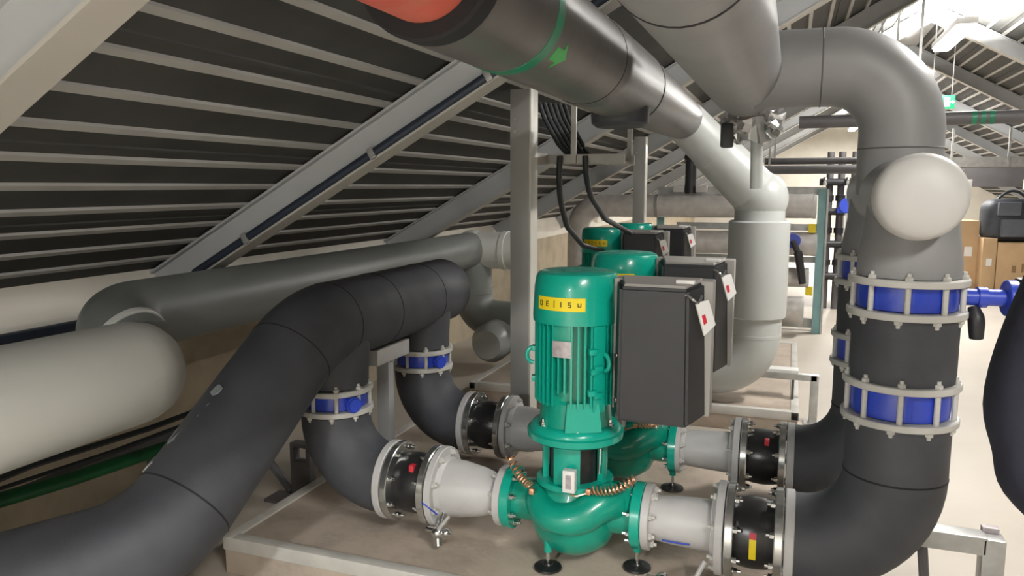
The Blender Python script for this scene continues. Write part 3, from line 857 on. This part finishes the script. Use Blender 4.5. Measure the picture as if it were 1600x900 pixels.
MB().tube(rounded([(RX, OY, HZ), (RX, OY, OZ), (OX + 0.05, OY, OZ)], 0.235, 14), 0.137, 40).build('outlet_bend', GFOAM, t)
seam((0.075, OY, OZ), (1, 0, 0), 0.137, t, DARKP, 0.005)
seam((RX, OY, 1.66), (0, 0, 1), 0.137, t, DARKP, 0.005)

t = thing('overhead_main', 'thick grey insulated pipe passing overhead at the top right', 'pipe', (OX, 2.0, OZ))
MB().tube([(OX, -2.2, OZ), (OX, 3.20, OZ)], 0.142, 44).build('run', GFOAM, t)
MB().lathe((OX, 3.19, OZ), (0, 1, 0), [(0, 0.1425), (0.06, 0.142), (0.10, 0.137), (0.11, 0.130)], 40).build('end_piece', GFOAM, t)
MB().annulus((OX, 3.285, OZ), (0, 1, 0), 0.02, 0.135, 0.08, 36).build('rust_rim', REDP, t, 'red primed rim at its end')
seam((OX, 1.41, OZ), (0, 1, 0), 0.142, t, FOAMD, 0.012)
# crumpled foil elbow hanging at its end
t = thing('foil_elbow', 'crumpled silver foil bend hanging below the overhead pipe end', 'pipe', (OX + .02, 3.3, 1.8))
fb = MB().tube(rounded([(OX + .01, 3.29, 1.93), (OX + .03, 3.42, 1.90), (OX + .04, 3.44, 1.72)], 0.10, 10), [0.085] * 2 + [0.095] * 9 + [0.075] * 2, 28)
for k in range(9):
    fb.ball((OX + .03 + random.uniform(-.09, .09), 3.38 + random.uniform(-.06, .06), 1.80 + random.uniform(-.06, .08)), random.uniform(.03, .05), 10)
for vv in fb.bm.verts:
    vv.co += V((random.uniform(-.012, .012), random.uniform(-.012, .012), random.uniform(-.012, .012)))
fb.build('foil_wrap', SILVER, t, ang=12)
MB().cyl((OX + .045, 3.45, 1.74), (OX + .05, 3.46, 1.52), 0.026, n=14).build('tail_pipe', PVC, t, 'white tail pipe')
MB().box((OX - .07, 3.35, 1.74), (0.05, 0.07, 0.10), bev=0.01).build('lever', BLACKP, t, 'black lever')

# ---- overhead pipe with the red end on the left of the manifold
t = thing('overhead_return', 'dark grey insulated overhead pipe with a red cut end and green band', 'pipe', (-0.64, 2.3, 1.94))
QX, QZ = -0.645, 1.932
MB().tube([(QX, -1.8, QZ), (QX, 1.5, QZ)], 0.108, 36).build('bare_pipe', REDP, t, 'bare red primed pipe')
MB().annulus((QX, 1.29, QZ), (0, 1, 0), 0.06, 0.141, 0.1085, 44, 0.006).build('cut_collar', FOAMD, t, 'black cut end of the foam')
MB().lathe((QX, 1.345, QZ), (0, 1, 0), [(0, 0.139), (0.02, 0.141), (1.10, 0.141), (1.115, 0.146), (1.16, 0.147), (1.2, 0.146), (1.78, 0.147), (1.80, 0.14)], 48).build('insulation', DFOAM, t)
MB().lathe((QX, 3.13, QZ), (0, 1, 0), [(0, 0.139), (0.5, 0.137), (1.1, 0.130), (1.62, 0.122)], 40).build('neck', DFOAM, t)
seam((QX, 2.42, QZ), (0, 1, 0), 0.141, t)
seam((QX, 3.135, QZ), (0, 1, 0), 0.147, t, None, 0.014)
MB().lathe((QX, 2.98, QZ - 0.10), (0, 0, -1), [(0, 0.115), (0.06, 0.11), (0.075, 0.09)], 30).build('saddle_stub', FOAM, t, 'dark stub under the pipe')
MB().annulus((QX, 1.68, QZ), (0, 1, 0), 0.05, 0.1425, 0.138, 48, 0.0005).build('band', TAPEG, t, 'green band')
# arrow sticker
pa = []
for da, dy in ((-8, 0.0), (-8, 0.05), (-16, 0.05), (0, 0.095), (16, 0.05), (8, 0.05), (8, 0.0)):
    a = math.radians(-42 + da * 0.9)
    pa.append((QX + 0.143 * math.cos(a), 1.755 + dy, QZ + 0.143 * math.sin(a)))
aa = math.radians(-42)
MB().prism(pa, (-0.004 * math.cos(aa), 0, -0.004 * math.sin(aa))).build('arrow_sticker', ARROWG, t, 'bright green arrow')

# ---- white pvc riser at its far end, dropping to the rear plinth
t = thing('white_riser', 'white PVC covered riser dropping behind the black drive boxes', 'pipe', (-0.19, 5.0, 0.15))
WX, WY = -0.19, 5.0
a = V((QX, 4.74, QZ))
b = V((WX - 0.02, WY, 1.475))
MB().lathe(a, b - a, [(0, 0.123), (0.02, 0.126), (0.25, 0.132), (0.26, 0.138), ((b - a).length, 0.152)], 40).build('slanted_run', PVC, t)
seam(a + (b - a) * 0.42, b - a, 0.138, t, PVC, 0.014, 'joint_band')
MB().ball((WX, WY, 1.455), 0.168, 30).build('elbow_body', PVC, t)
MB().lathe((WX, WY, 1.42), (0, 0, -1), [(0, 0.15), (0.10, 0.152), (0.115, 0.155)], 40).build('upper_neck', PVC, t)
MB().lathe((WX, WY, 1.32), (0, 0, -1), [(0, 0.17), (0.01, 0.184), (0.56, 0.184), (0.60, 0.180), (0.61, 0.165)], 44).build('collar', PVC, t)
MB().tube(rounded([(WX, WY, 0.75), (WX, WY, 0.355), (-0.98, WY + 0.04, 0.352)], 0.25, 12), 0.160, 40).build('lower_bend', PVC, t)
seam((WX, WY, 0.60), (0, 0, 1), 0.160, t, PVC, 0.02, 'joint_band')

# ---------------------------------------------------------------- steel posts, cable tray and cables
def post(x, y, top, label, base=0.0):
    t = thing('steel_post', label, 'post', (x, y, 0), 'steel posts')
    MB().box((x, y, (top + base) / 2), (0.104, 0.104, top - base), bev=0.006).build('square_tube', POSTM, t)
    MB().box((x + 0.056, y + 0.002, (top + base) / 2), (0.010, 0.112, top - base), bev=0.002).build('lit_side_plate', POSTLIT, t, 'added pale plate painting in the lit side')
    for zb in (0.35, 0.41):
        MB().lathe((x - 0.02, y - 0.052, top - zb + 0.2), (0, -1, 0), [(0, 0.012), (0.01, 0.011)], 6).build('bolt_head', GALV, t)
    MB().box((x, y, base + 0.008), (0.18, 0.16, 0.016)).build('base_plate', POSTM, t)
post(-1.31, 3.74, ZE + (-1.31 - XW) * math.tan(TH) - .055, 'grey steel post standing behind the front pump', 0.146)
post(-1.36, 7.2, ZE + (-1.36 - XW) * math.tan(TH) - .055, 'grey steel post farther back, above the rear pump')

t = thing('cable_tray', 'galvanised cable tray hung between the two steel posts', 'cable tray', (-1.05, 4.15, 1.67))
MB().box((-1.07, 4.02, 1.675), (0.46, 0.012, 0.05)).build('side_rail', CABTRAY, t)
MB().box((-1.07, 4.28, 1.675), (0.46, 0.012, 0.05)).build('side_rail', CABTRAY, t)
for x in (-1.26, -1.14, -1.0, -0.88):
    MB().box((x, 4.15, 1.66), (0.03, 0.26, 0.012)).build('rung', CABTRAY, t)
MB().box((-1.115, 4.005, 1.905), (0.028, 0.02, 0.51)).build('hanger', CABTRAY, t)
MB().box((-0.87, 4.29, 1.97), (0.025, 0.02, 0.64)).build('hanger', CABTRAY, t)
MB().box((-1.29, 3.90, 1.675), (0.05, 0.22, 0.06)).build('bracket', CABTRAY, t)
names = ['front strand', 'second strand', 'third strand', 'fourth strand', 'fifth strand', 'rear strand']
for k in range(6):
    dx = 0.02 * k
    tag(MB().tube(rounded([(-1.33 + dx, 4.06 + .03 * k, 1.985), (-1.30 + dx, 4.06 + .03 * k, 1.90), (-1.22 + dx, 4.06 + .03 * k, 1.76), (-1.15 + 0.5 * dx, 4.06 + .03 * k, 1.685), (-0.92, 4.06 + 0.03 * k, 1.68)], 0.10, 6), 0.012, 8).build('cable', CABLE),
        'black cable dropping beside the steel post into the cable tray, ' + names[k] + ' of six', 'cable', 'black cables entering the tray')
tag(MB().tube(rounded([(-1.19, 4.00, 1.69), (-1.195, 3.99, 1.50), (-1.22, 4.25, 1.30), (-1.27, 4.8, 1.15), (-1.24, 5.24, 1.08)], 0.25, 6), 0.016, 10).build('cable', CABLE), 'black cable hanging from the tray down to the third pump, left one', 'cable')
tag(MB().tube(rounded([(-1.05, 4.00, 1.69), (-1.045, 3.99, 1.52), (-1.03, 4.4, 1.34), (-1.05, 5.3, 1.20), (-1.0, 5.9, 1.16)], 0.3, 6), 0.016, 10).build('cable', CABLE), 'black cable hanging from the tray to the rear pump, right one', 'cable')

# support frames on the floor at the right
t = thing('support_frame', 'grey square tube frame beside the front right elbow', 'stand', (0.6, 2.75, 0))
MB().box((0.515, 2.72, 0.385), (0.24, 0.07, 0.06), bev=0.004).build('top_bar', GALV, t)
MB().box((0.655, 2.72, 0.205), (0.065, 0.07, 0.41), bev=0.004).build('leg', GALV, t)
MB().box((0.655, 2.76, 0.412), (0.05, 0.03, 0.03), bev=0.004).build('tube_end', PLATE, t)
MB().box((0.655, 2.72, 0.006), (0.13, 0.13, 0.012)).build('foot_plate', GALV, t)
MB().tube([(0.455, 2.72, 0.36), (0.50, 2.76, 0.0)], 0.016, 8).build('brace', DARKP, t)
t = thing('support_frame', 'grey square tube frame on the floor behind the white riser', 'stand', (0.1, 5.17, 0))
MB().box((-0.02, 5.17, 0.305), (0.44, 0.05, 0.04), bev=0.003).build('top_bar', GALV, t)
MB().box((0.185, 5.17, 0.162), (0.05, 0.05, 0.324), bev=0.003).build('leg', GALV, t)
MB().box((0.185, 5.17, 0.006), (0.11, 0.11, 0.012)).build('foot_plate', GALV, t)
MB().box((-0.02, 5.21, 0.335), (0.21, 0.10, 0.018)).build('top_plate', WHITEP, t, 'white plate')
MB().cyl((0.055, 5.16, 0.15), (0.055, 5.16, 0.30), 0.008, n=8).build('threaded_rod', DARKP, t)

# ---------------------------------------------------------------- background plant
def foil_pipe(pts, r, label, bend=0.25, m=FOIL):
    t = thing('foil_pipe', label, 'pipe', pts[-1], 'foil wrapped pipes')
    MB().tube(rounded(pts, bend, 8), r, 28).build('jacket', m, t)
    e = V(pts[-1])
    d = (V(pts[-1]) - V(pts[-2])).normalized()
    MB().lathe(e, d, [(0, r + .004), (0.03, r + .004), (0.035, r * 0.7)], 28).build('end_cap', GLIGHT, t, 'pale end cap')
    for k in (0.35, 0.7):
        p = V(pts[-2]).lerp(V(pts[-1]), k)
        MB().annulus(p, d, 0.04, r + .004, r - .01, 28).build('strap', GALV, t)
    return t
foil_pipe([(-2.30, 8.5, 0.0), (-2.30, 8.5, 1.31), (0.20, 8.5, 1.325)], 0.125, 'topmost foil wrapped pipe behind the white riser')
foil_pipe([(-1.05, 8.5, 0.93), (0.22, 8.5, 0.935)], 0.125, 'second foil wrapped pipe below the topmost behind the white riser')
foil_pipe([(-1.6, 8.45, 0.58), (0.16, 8.45, 0.585)], 0.10, 'third foil wrapped pipe down beside the teal frame')
foil_pipe([(-0.9, 8.3, 0.26), (0.12, 8.3, 0.265)], 0.14, 'lowest foil wrapped pipe just above the floor by the teal frame')
t = thing('skid_frame', 'teal steel frame holding the foil wrapped pipes', 'frame', (0.25, 8.5, 0))
MB().box((0.29, 8.5, 0.75), (0.09, 0.09, 1.5)).build('post', TEAL, t)
MB().box((0.335, 8.49, 0.75), (0.02, 0.11, 1.5)).build('post_edge', GALV, t)
MB().box((-0.55, 8.66, 1.48), (1.75, 0.06, 0.09)).build('top_rail', GALV, t)
MB().box((-0.45, 8.62, 1.10), (1.5, 0.05, 0.07)).build('mid_rail', GALV, t)
MB().box((-0.45, 8.62, 0.76), (1.5, 0.05, 0.06)).build('mid_rail', GALV, t)
MB().box((-0.45, 8.64, 0.08), (1.5, 0.05, 0.1)).build('bottom_rail', GALV, t)
MB().box((-1.38, 8.62, 0.72), (0.08, 0.06, 1.44)).build('post', TEAL, t)
for z in (1.1, 0.45):
    MB().box((0.20, 8.44, z), (0.07, 0.03, 0.09)).build('gauge', YELLOW, t, 'yellow tag')
# valve lever hanging on the skid
t = thing('lever_valve', 'blue valve with a long black lever beside the teal frame', 'valve', (0.03, 8.2, 1.0))
MB().disc((0.02, 8.30, 0.98), (0, -1, 0), 0.06, 0.075).build('valve_body', BLUE, t)
MB().cyl((0.02, 8.31, 0.98), (0.02, 8.40, 0.95), 0.05, n=14).build('stub', BLUE, t)
MB().tube(rounded([(0.02, 8.22, 0.98), (0.08, 8.2, 0.85), (0.13, 8.2, 0.55)], 0.2, 6), [0.03] * 2 + [0.042] * 5 + [0.04, 0.035], 10).build('lever', BLACKP, t, 'black lever')
# odd bits of black pipework by the riser
t = thing('black_fitting', 'black upright pipe piece with clamps on top of the foil pipe', 'pipe', (-1.03, 8.3, 1.44))
MB().cyl((-1.05, 8.5, 1.452), (-1.05, 8.5, 1.85), 0.06, n=16).build('stem', BLACKP, t)
MB().ball((-1.05, 8.5, 1.84), 0.075, 14).build('top', BLACKP, t)
for s in (-1, 1):
    MB().box((-1.05 + s * 0.12, 8.48, 1.50), (0.12, 0.07, 0.07), bev=0.01).build('clamp', LGREY, t)
MB().tube(rounded([(-1.05, 8.5, 1.83), (-0.85, 8.5, 1.84), (-0.72, 8.5, 1.66), (-0.60, 8.5, 1.5)], 0.1, 6), 0.035, 10).build('arm', FOIL, t)

# rack of black pipework
rx0, ry = 0.36, 10.3
up = [(0.42, 'left'), (0.55, 'middle'), (0.70, 'right')]
for x, w_ in up:
    t = thing('black_pipe', 'black vertical pipe of the rack beyond the teal frame, ' + w_ + ' of three', 'pipe', (x, ry, 0), 'black rack uprights')
    MB().cyl((x, ry, 0.0), (x, ry, 1.95), 0.042, n=14).build('run', DARKP, t)
    for z in (0.55, 0.95, 1.35):
        MB().lathe((x, ry, z), (0, 0, 1), [(0, 0.058), (0.07, 0.058)], 14).build('coupling', BLACKP, t)
for z, w_ in ((0.42, 'lowest'), (0.82, 'second from the floor'), (1.22, 'third from the floor'), (1.58, 'fourth from the floor')):
    t = thing('black_pipe', 'black horizontal pipe of the rack beyond the teal frame, ' + w_, 'pipe', (0.6, ry, z), 'black rack crossbars')
    MB().cyl((0.30, ry - 0.085, z), (1.35, ry - 0.085, z), 0.045, n=14).build('run', BLACKP, t)
    for x in (0.36, 0.62):
        MB().box((x, ry - 0.14, z + 0.01), (0.05, 0.05, 0.10), bev=0.01).build('clamp', CHROME, t, 'steel clamp')
t = thing('blue_valve', 'small blue valve on the black pipe rack', 'valve', (0.66, 10.1, 1.22))
MB().disc((0.62, 10.18, 1.30), (0, -1, 0), 0.08, 0.09).build('body', BLUE, t)
MB().box((0.62, 10.14, 1.24), (0.22, 0.06, 0.07), bev=0.01).build('arm', BLUE, t)
t = thing('blue_valve', 'lower blue valve on the black pipe rack near the riser', 'valve', (0.9, 10.1, 0.6))
MB().box((1.02, 10.15, 0.66), (0.36, 0.10, 0.12), bev=0.02).build('body', BLUE, t)
MB().cyl((1.02, 10.15, 0.66), (1.02, 10.2, 0.82), 0.04, n=12).build('stem', BLACKP, t)
# pale panel behind the rack
t = thing('white_cabinet', 'white cabinet standing behind the black pipe rack', 'cabinet', (1.0, 11.2, 0))
MB().box((0.95, 11.3, 0.72), (0.6, 0.4, 1.40), bev=0.01).build('body', WHITEP, t)
MB().box((0.95, 11.095, 0.72), (0.54, 0.02, 1.30), bev=0.005).build('door', WHITEP, t)
MB().box((0.95, 11.3, 0.01), (0.56, 0.36, 0.04)).build('plinth', DARKP, t)

# overhead dark pipes crossing the hall
def cross_pipe(x0, x1, y, z, r, label, bands=(), hang=()):
    t = thing('overhead_pipe', label, 'pipe', (x0, y, z), 'dark pipes crossing the hall')
    MB().cyl((x0, y, z), (x1, y, z), r, n=20).build('run', DARKP, t)
    for bx in bands:
        MB().annulus((bx, y, z), (1, 0, 0), 0.035, r + 0.002, r - .01, 20, 0.0005).build('band', TAPEG, t, 'green band')
    for hx in hang:
        zt = ZE + (min(hx, 2 * XR - hx) - XW) * math.tan(TH)
        MB().box((hx, y, (z + zt) / 2), (0.02, 0.02, zt - z)).build('hanger', GALV, t)
cross_pipe(0.02, 4.6, 7.0, 2.065, 0.052, 'dark grey pipe with three green bands crossing under the roof', (1.29, 1.35, 1.41), (0.9, 2.6, 4.0))
cross_pipe(-0.30, 0.95, 8.62, 1.79, 0.035, 'upper dark pipe crossing above the teal frame', (), (-0.2, 0.9))
cross_pipe(-0.30, 0.80, 8.56, 1.70, 0.045, 'lower dark pipe crossing above the teal frame', (), (-0.25, 0.75))

# services in the distance on the right
t = thing('cable_tray', 'long dark cable tray low under the right roof slope', 'cable tray', (3.0, 14.5, 1.75))
MB().box((3.5, 14.5, 1.86), (2.9, 0.4, 0.05)).build('bed', DARKP, t)
MB().box((3.5, 14.28, 1.92), (2.9, 0.02, 0.16)).build('side_rail', GALV, t)
for x in (2.4, 3.2, 4.0):
    MB().box((x, 14.28, 2.15), (0.03, 0.03, 0.62)).build('hanger', GALV, t)
for x, l in ((2.62, 'left'), (3.55, 'right')):
    t = thing('junction_box', 'small white box hanging under the dark tray, ' + l + ' one', 'box', (x, 14.3, 1.55), 'white boxes under the tray')
    MB().box((x, 14.32, 1.56), (0.20, 0.12, 0.16), bev=0.01).build('body', WHITEP, t)
    MB().box((x, 14.32, 1.74), (0.03, 0.03, 0.22)).build('stem', GALV, t)
t = thing('service_duct', 'dark ventilation duct running behind the cable tray', 'duct', (3.4, 16.5, 1.5))
MB().box((3.6, 16.1, 1.72), (3.0, 0.6, 0.40), bev=0.02).build('duct', DARKP, t)
for x in (2.5, 4.2):
    MB().box((x, 16.1, 2.25), (0.03, 0.03, 0.75)).build('hanger', GALV, t)

# cardboard cartons and black bags
def carton(x, y, z, sx, sy, sz, rz, label, print_=False):
    t = thing('cardboard_box', label, 'box', (x, y, z), 'cardboard cartons')
    MB().box((x, y, z + sz / 2), (sx, sy, sz), rz=rz, bev=0.008).build('carton', CARD, t)
    r = Matrix.Rotation(rz, 3, 'Z')
    MB().box(V((x, y, z + sz)), (sx * 0.98, 0.05, 0.004), rz=rz).build('tape', CARD, t)
    if print_:
        for k, (dx, dz, w_, h_) in enumerate(((-0.17, 0, .05, .10), (-0.06, 0.02, .03, .13), (0.0, 0.0, .06, .04), (0.10, 0.01, .03, .12), (0.17, -0.01, .05, .09), (0.22, 0.03, .02, .06))):
            MB().box(V((x, y, z + sz * 0.47 + dz)) + r @ V((dx, -sy / 2 - 0.001, 0)), (w_, 0.003, h_), rz=rz).build('print', MATS['carton_print'], t)
    else:
        MB().box(V((x, y, z + sz * 0.55)) + r @ V((0, -sy / 2 - 0.001, 0)), (sx * 0.4, 0.003, sz * 0.14), rz=rz).build('paper_label', WHITEP, t, 'white paper label')
mat('carton_print', (0.22, 0.13, 0.06), 0.8)
carton(2.49, 13.3, 0.0, 0.26, 0.5, 1.02, 0.05, 'tall narrow brown cardboard box, left of the printed one')
carton(2.72, 13.0, 0.0, 0.18, 0.4, 0.78, 0.05, 'slim brown cardboard box between the tall box and the printed one')
carton(3.22, 13.3, 0.0, 0.78, 1.0, 0.72, 0.0, 'wide brown cardboard box with dark print under the black bags', True)
carton(2.26, 13.55, 0.0, 0.16, 0.4, 0.62, 0.0, 'small cardboard box leftmost in the row of cartons')
def bag(x, y, z, s, rz, label):
    t = thing('padded_bag', label, 'bag', (x, y, z), 'black padded bags')
    m = MB().box((x, y, z + 0.24 * s), (0.60 * s, 0.34 * s, 0.48 * s), rz=rz)
    bmesh.ops.bevel(m.bm, geom=list(m.bm.edges), offset=0.13 * s, segments=5, affect='EDGES', profile=0.5)
    m.build('body', BAG, t)
    r = Matrix.Rotation(rz, 3, 'Z')
    MB().box(V((x, y, z + 0.16 * s)) + r @ V((0, -0.185 * s, 0)), (0.36 * s, 0.06, 0.2 * s), rz=rz, bev=0.02).build('pocket', BAGP, t, 'grey pocket')
    MB().box(V((x, y, z + 0.37 * s)) + r @ V((-0.10 * s, -0.18 * s, 0)), (0.24 * s, 0.05, 0.15 * s), rz=rz, bev=0.02).build('pocket', BAGP, t, 'grey pocket')
    h = [V((x, y, z + 0.47 * s)) + r @ V((q, -0.02, 0.10 * s * (1 - (q / (0.16 * s)) ** 2))) for q in [(-0.16 + 0.04 * i) * s for i in range(9)]]
    MB().tube(h, 0.02, 8).build('handle', BAG, t)
bag(3.02, 13.10, 0.722, 1.30, 0.22, 'black padded bag with grey pockets lying on the printed carton')
bag(3.46, 13.62, 0.722, 1.2, -0.3, 'black padded bag behind the one on the printed carton')
bag(4.25, 13.25, 0.0, 1.5, -0.1, 'black padded bag standing on the floor right of the cartons')

# exit sign: green box with white running figure and arrow
t = thing('exit_sign', 'green emergency exit sign hanging under the far roof', 'sign', (1.53, 10.0, 2.47))
sx, sy, sz = 1.535, 10.0, 2.475
MB().box((sx, sy, sz), (0.27, 0.035, 0.15), bev=0.004).build('panel', SIGN, t)
fy = sy - 0.0185
ex = MB()
ex.box((sx + 0.055, fy, sz), (0.055, 0.004, 0.10))
ex.build('door_symbol', SIGNW, t)
fg = MB()
fg.disc((sx - 0.02, fy + .002, sz + 0.045), (0, -1, 0), 0.004, 0.011, 12, 0.0005)
for (x0, z0, x1, z1) in ((-0.022, 0.032, -0.034, -0.005), (-0.034, -0.005, -0.012, -0.028), (-0.012, -0.028, -0.018, -0.052), (-0.034, -0.005, -0.050, -0.030), (-0.050, -0.030, -0.068, -0.034), (-0.024, 0.026, 0.002, 0.010), (-0.024, 0.026, -0.050, 0.016)):
    L = math.hypot(x1 - x0, z1 - z0)
    fg.box((sx + (x0 + x1) / 2, fy, sz + (z0 + z1) / 2), (L + .008, 0.004, 0.012), rot=Matrix.Rotation(-math.atan2(z1 - z0, x1 - x0), 3, 'Y'))
fg.build('running_figure', SIGNW, t)
ar = MB()
ar.prism([(sx + 0.092, fy - .002, sz - 0.006), (sx + 0.108, fy - .002, sz - 0.006), (sx + 0.108, fy - .002, sz - 0.022), (sx + 0.128, fy - .002, sz), (sx + 0.108, fy - .002, sz + 0.022), (sx + 0.108, fy - .002, sz + 0.006), (sx + 0.092, fy - .002, sz + 0.006)], (0, 0.003, 0))
ar.build('arrow', SIGNW, t)
for dx in (-0.1, 0.1):
    zt = ZE + (min(sx + dx, 2 * XR - sx - dx) - XW) * math.tan(TH)
    MB().cyl((sx + dx, sy, sz + 0.07), (sx + dx, sy, zt), 0.004, n=6).build('hanger_wire', GALV, t)

# lamps
LN = ['batten lamp above the camera by the right roof slope', 'batten lamp over the front pumps high under the ridge',
      'glaring batten lamp beyond the manifold, brightest in view', 'batten lamp second in the far row', 'batten lamp third in the far row', 'batten lamp last in the far row',
      'added fill lamp, unseen behind the camera at the left']
for (x, y, z), l in zip(LAMPS, LN):
    t = thing('batten_lamp', l, 'lamp', (x, y, z), 'ceiling batten lamps')
    MB().box((x, y, z), (0.18, 1.4, 0.06), bev=0.006).build('housing', WHITEP, t)
    MB().box((x, y, z - 0.045), (0.15, 1.32, 0.04), bev=0.01).build('diffuser', TUBE, t, 'lit diffuser')
    zt = ZE + (min(x, 2 * XR - x) - XW) * math.tan(TH)
    for dy in (-0.5, 0.5):
        MB().cyl((x, y + dy, z + 0.02), (x, y + dy, zt), 0.006, n=6).build('hanger_rod', GALV, t)

# ---------------------------------------------------------------- the person at the right edge, only a jacket sleeve in view
def skin_body(name, joints, edges, m, parent, sub=2):
    me = bpy.data.meshes.new(name)
    me.from_pydata([j[0] for j in joints], edges, [])
    o = bpy.data.objects.new(name, me)
    COL.objects.link(o)
    md = o.modifiers.new('skin', 'SKIN')
    for k, j in enumerate(joints):
        r = j[1]
        me.skin_vertices[0].data[k].radius = (r, r) if not isinstance(r, tuple) else r
    me.skin_vertices[0].data[0].use_root = True
    md.use_smooth_shade = True
    s = o.modifiers.new('subsurf', 'SUBSURF')
    s.levels = s.render_levels = sub
    me.materials.append(m)
    if parent is not None:
        o.parent = parent
        o.location = -root_loc(parent)
    return o

px, py = 0.665, 1.50
t = thing('person', 'person at the right edge in a dark navy jacket, elbow bent', 'person', (px, py, 0))
J = [((px, py, 0.95), (0.15, 0.12)), ((px, py, 1.15), (0.16, 0.12)), ((px, py, 1.34), (0.17, 0.12)), ((px, py, 1.45), (0.09, 0.08)), ((px, py, 1.53), 0.055),
     ((px - 0.215, py + 0.0, 1.41), 0.088), ((px - 0.282, py - 0.04, 1.15), 0.078), ((px - 0.13, py - 0.20, 0.96), 0.056),
     ((px + 0.20, py, 1.40), 0.085), ((px + 0.30, py - 0.02, 1.12), 0.066), ((px + 0.14, py - 0.22, 1.02), 0.052),
     ((px - 0.09, py, 0.86), 0.10), ((px + 0.09, py, 0.86), 0.10),
     ((px - 0.262, py - 0.05, 1.085), 0.062), ((px - 0.268, py - 0.06, 1.045), 0.070)]
E_ = [(0, 1), (1, 2), (2, 3), (3, 4), (2, 5), (5, 6), (6, 13), (13, 14), (14, 7), (2, 8), (8, 9), (9, 10), (0, 11), (0, 12)]
skin_body('jacket', J, E_, NAVY, t)
for s in (-1, 1):
    skin_body('trouser_leg', [((px + s * 0.09, py, 0.90), 0.095), ((px + s * 0.10, py - 0.01, 0.50), 0.07), ((px + s * 0.105, py + 0.02, 0.08), 0.052)], [(0, 1), (1, 2)], TROUS, t)
    skin_body('shoe', [((px + s * 0.105, py + 0.05, 0.045), 0.045), ((px + s * 0.105, py - 0.06, 0.042), 0.045), ((px + s * 0.11, py - 0.15, 0.035), 0.034)], [(0, 1), (1, 2)], SHOE, t)
hd = MB()
hd.ball((px, py - 0.01, 1.66), 0.1, 28, (0.78, 0.95, 1.18))
hd.ball((px, py - 0.03, 1.585), 0.06, 16, (0.85, 1.0, 0.8))
hd.cyl((px, py, 1.50), (px, py, 1.60), 0.052, n=16)
hd.ball((px, py - 0.108, 1.655), 0.016, 10, (0.8, 1, 1.5))
for s in (-1, 1):
    hd.ball((px + s * 0.08, py, 1.66), 0.03, 10, (0.35, 0.6, 1))
hd.build('head', SKIN, t)
for s in (-1, 1):
    MB().ball((px + s * 0.03, py - 0.094, 1.675), 0.012, 10).build('eye', WHITEP, t)
MB().ball((px, py - 0.095, 1.60), 0.02, 10, (1.2, 0.5, 0.3)).build('mouth', REDP, t)
MB().ball((px, py + 0.012, 1.69), 0.104, 24, (0.82, 0.95, 1.08)).build('hair', HAIR, t)
for s, q in ((-1, V((px - 0.125, py - 0.205, 0.955))), (1, V((px + 0.135, py - 0.225, 1.02)))):
    d = V((-s * -0.35 * (1 if s < 0 else 1), -0.9, 0.1)).normalized() if s < 0 else V((-0.35, -0.9, 0.1)).normalized()
    d = V((0.35 * -s, -0.9, 0.1)).normalized()
    side = d.cross(V((0, 0, 1))).normalized()
    jj = [(q + d * 0.0, 0.03), (q + d * 0.06, (0.038, 0.018)), (q + d * 0.095, (0.04, 0.017))]
    ee = [(0, 1), (1, 2)]
    for f in range(4):
        off = (f - 1.5) * 0.019
        L = (0.064, 0.076, 0.07, 0.055)[f]
        b0 = len(jj)
        jj += [(q + d * (0.10 + L * 0.45) + side * off, 0.0085), (q + d * (0.10 + L * 0.8) + side * off + V((0, 0, -0.02)), 0.008), (q + d * (0.10 + L * 0.85) + side * off + V((0, 0, -0.04)), 0.007)]
        ee += [(2, b0), (b0, b0 + 1), (b0 + 1, b0 + 2)]
    b0 = len(jj)
    th_ = side * (s * 1.0)
    jj += [(q + d * 0.055 + th_ * 0.045, 0.011), (q + d * 0.095 + th_ * 0.058, 0.009)]
    ee += [(1, b0), (b0, b0 + 1)]
    skin_body('hand', jj, ee, SKIN, t, 1)
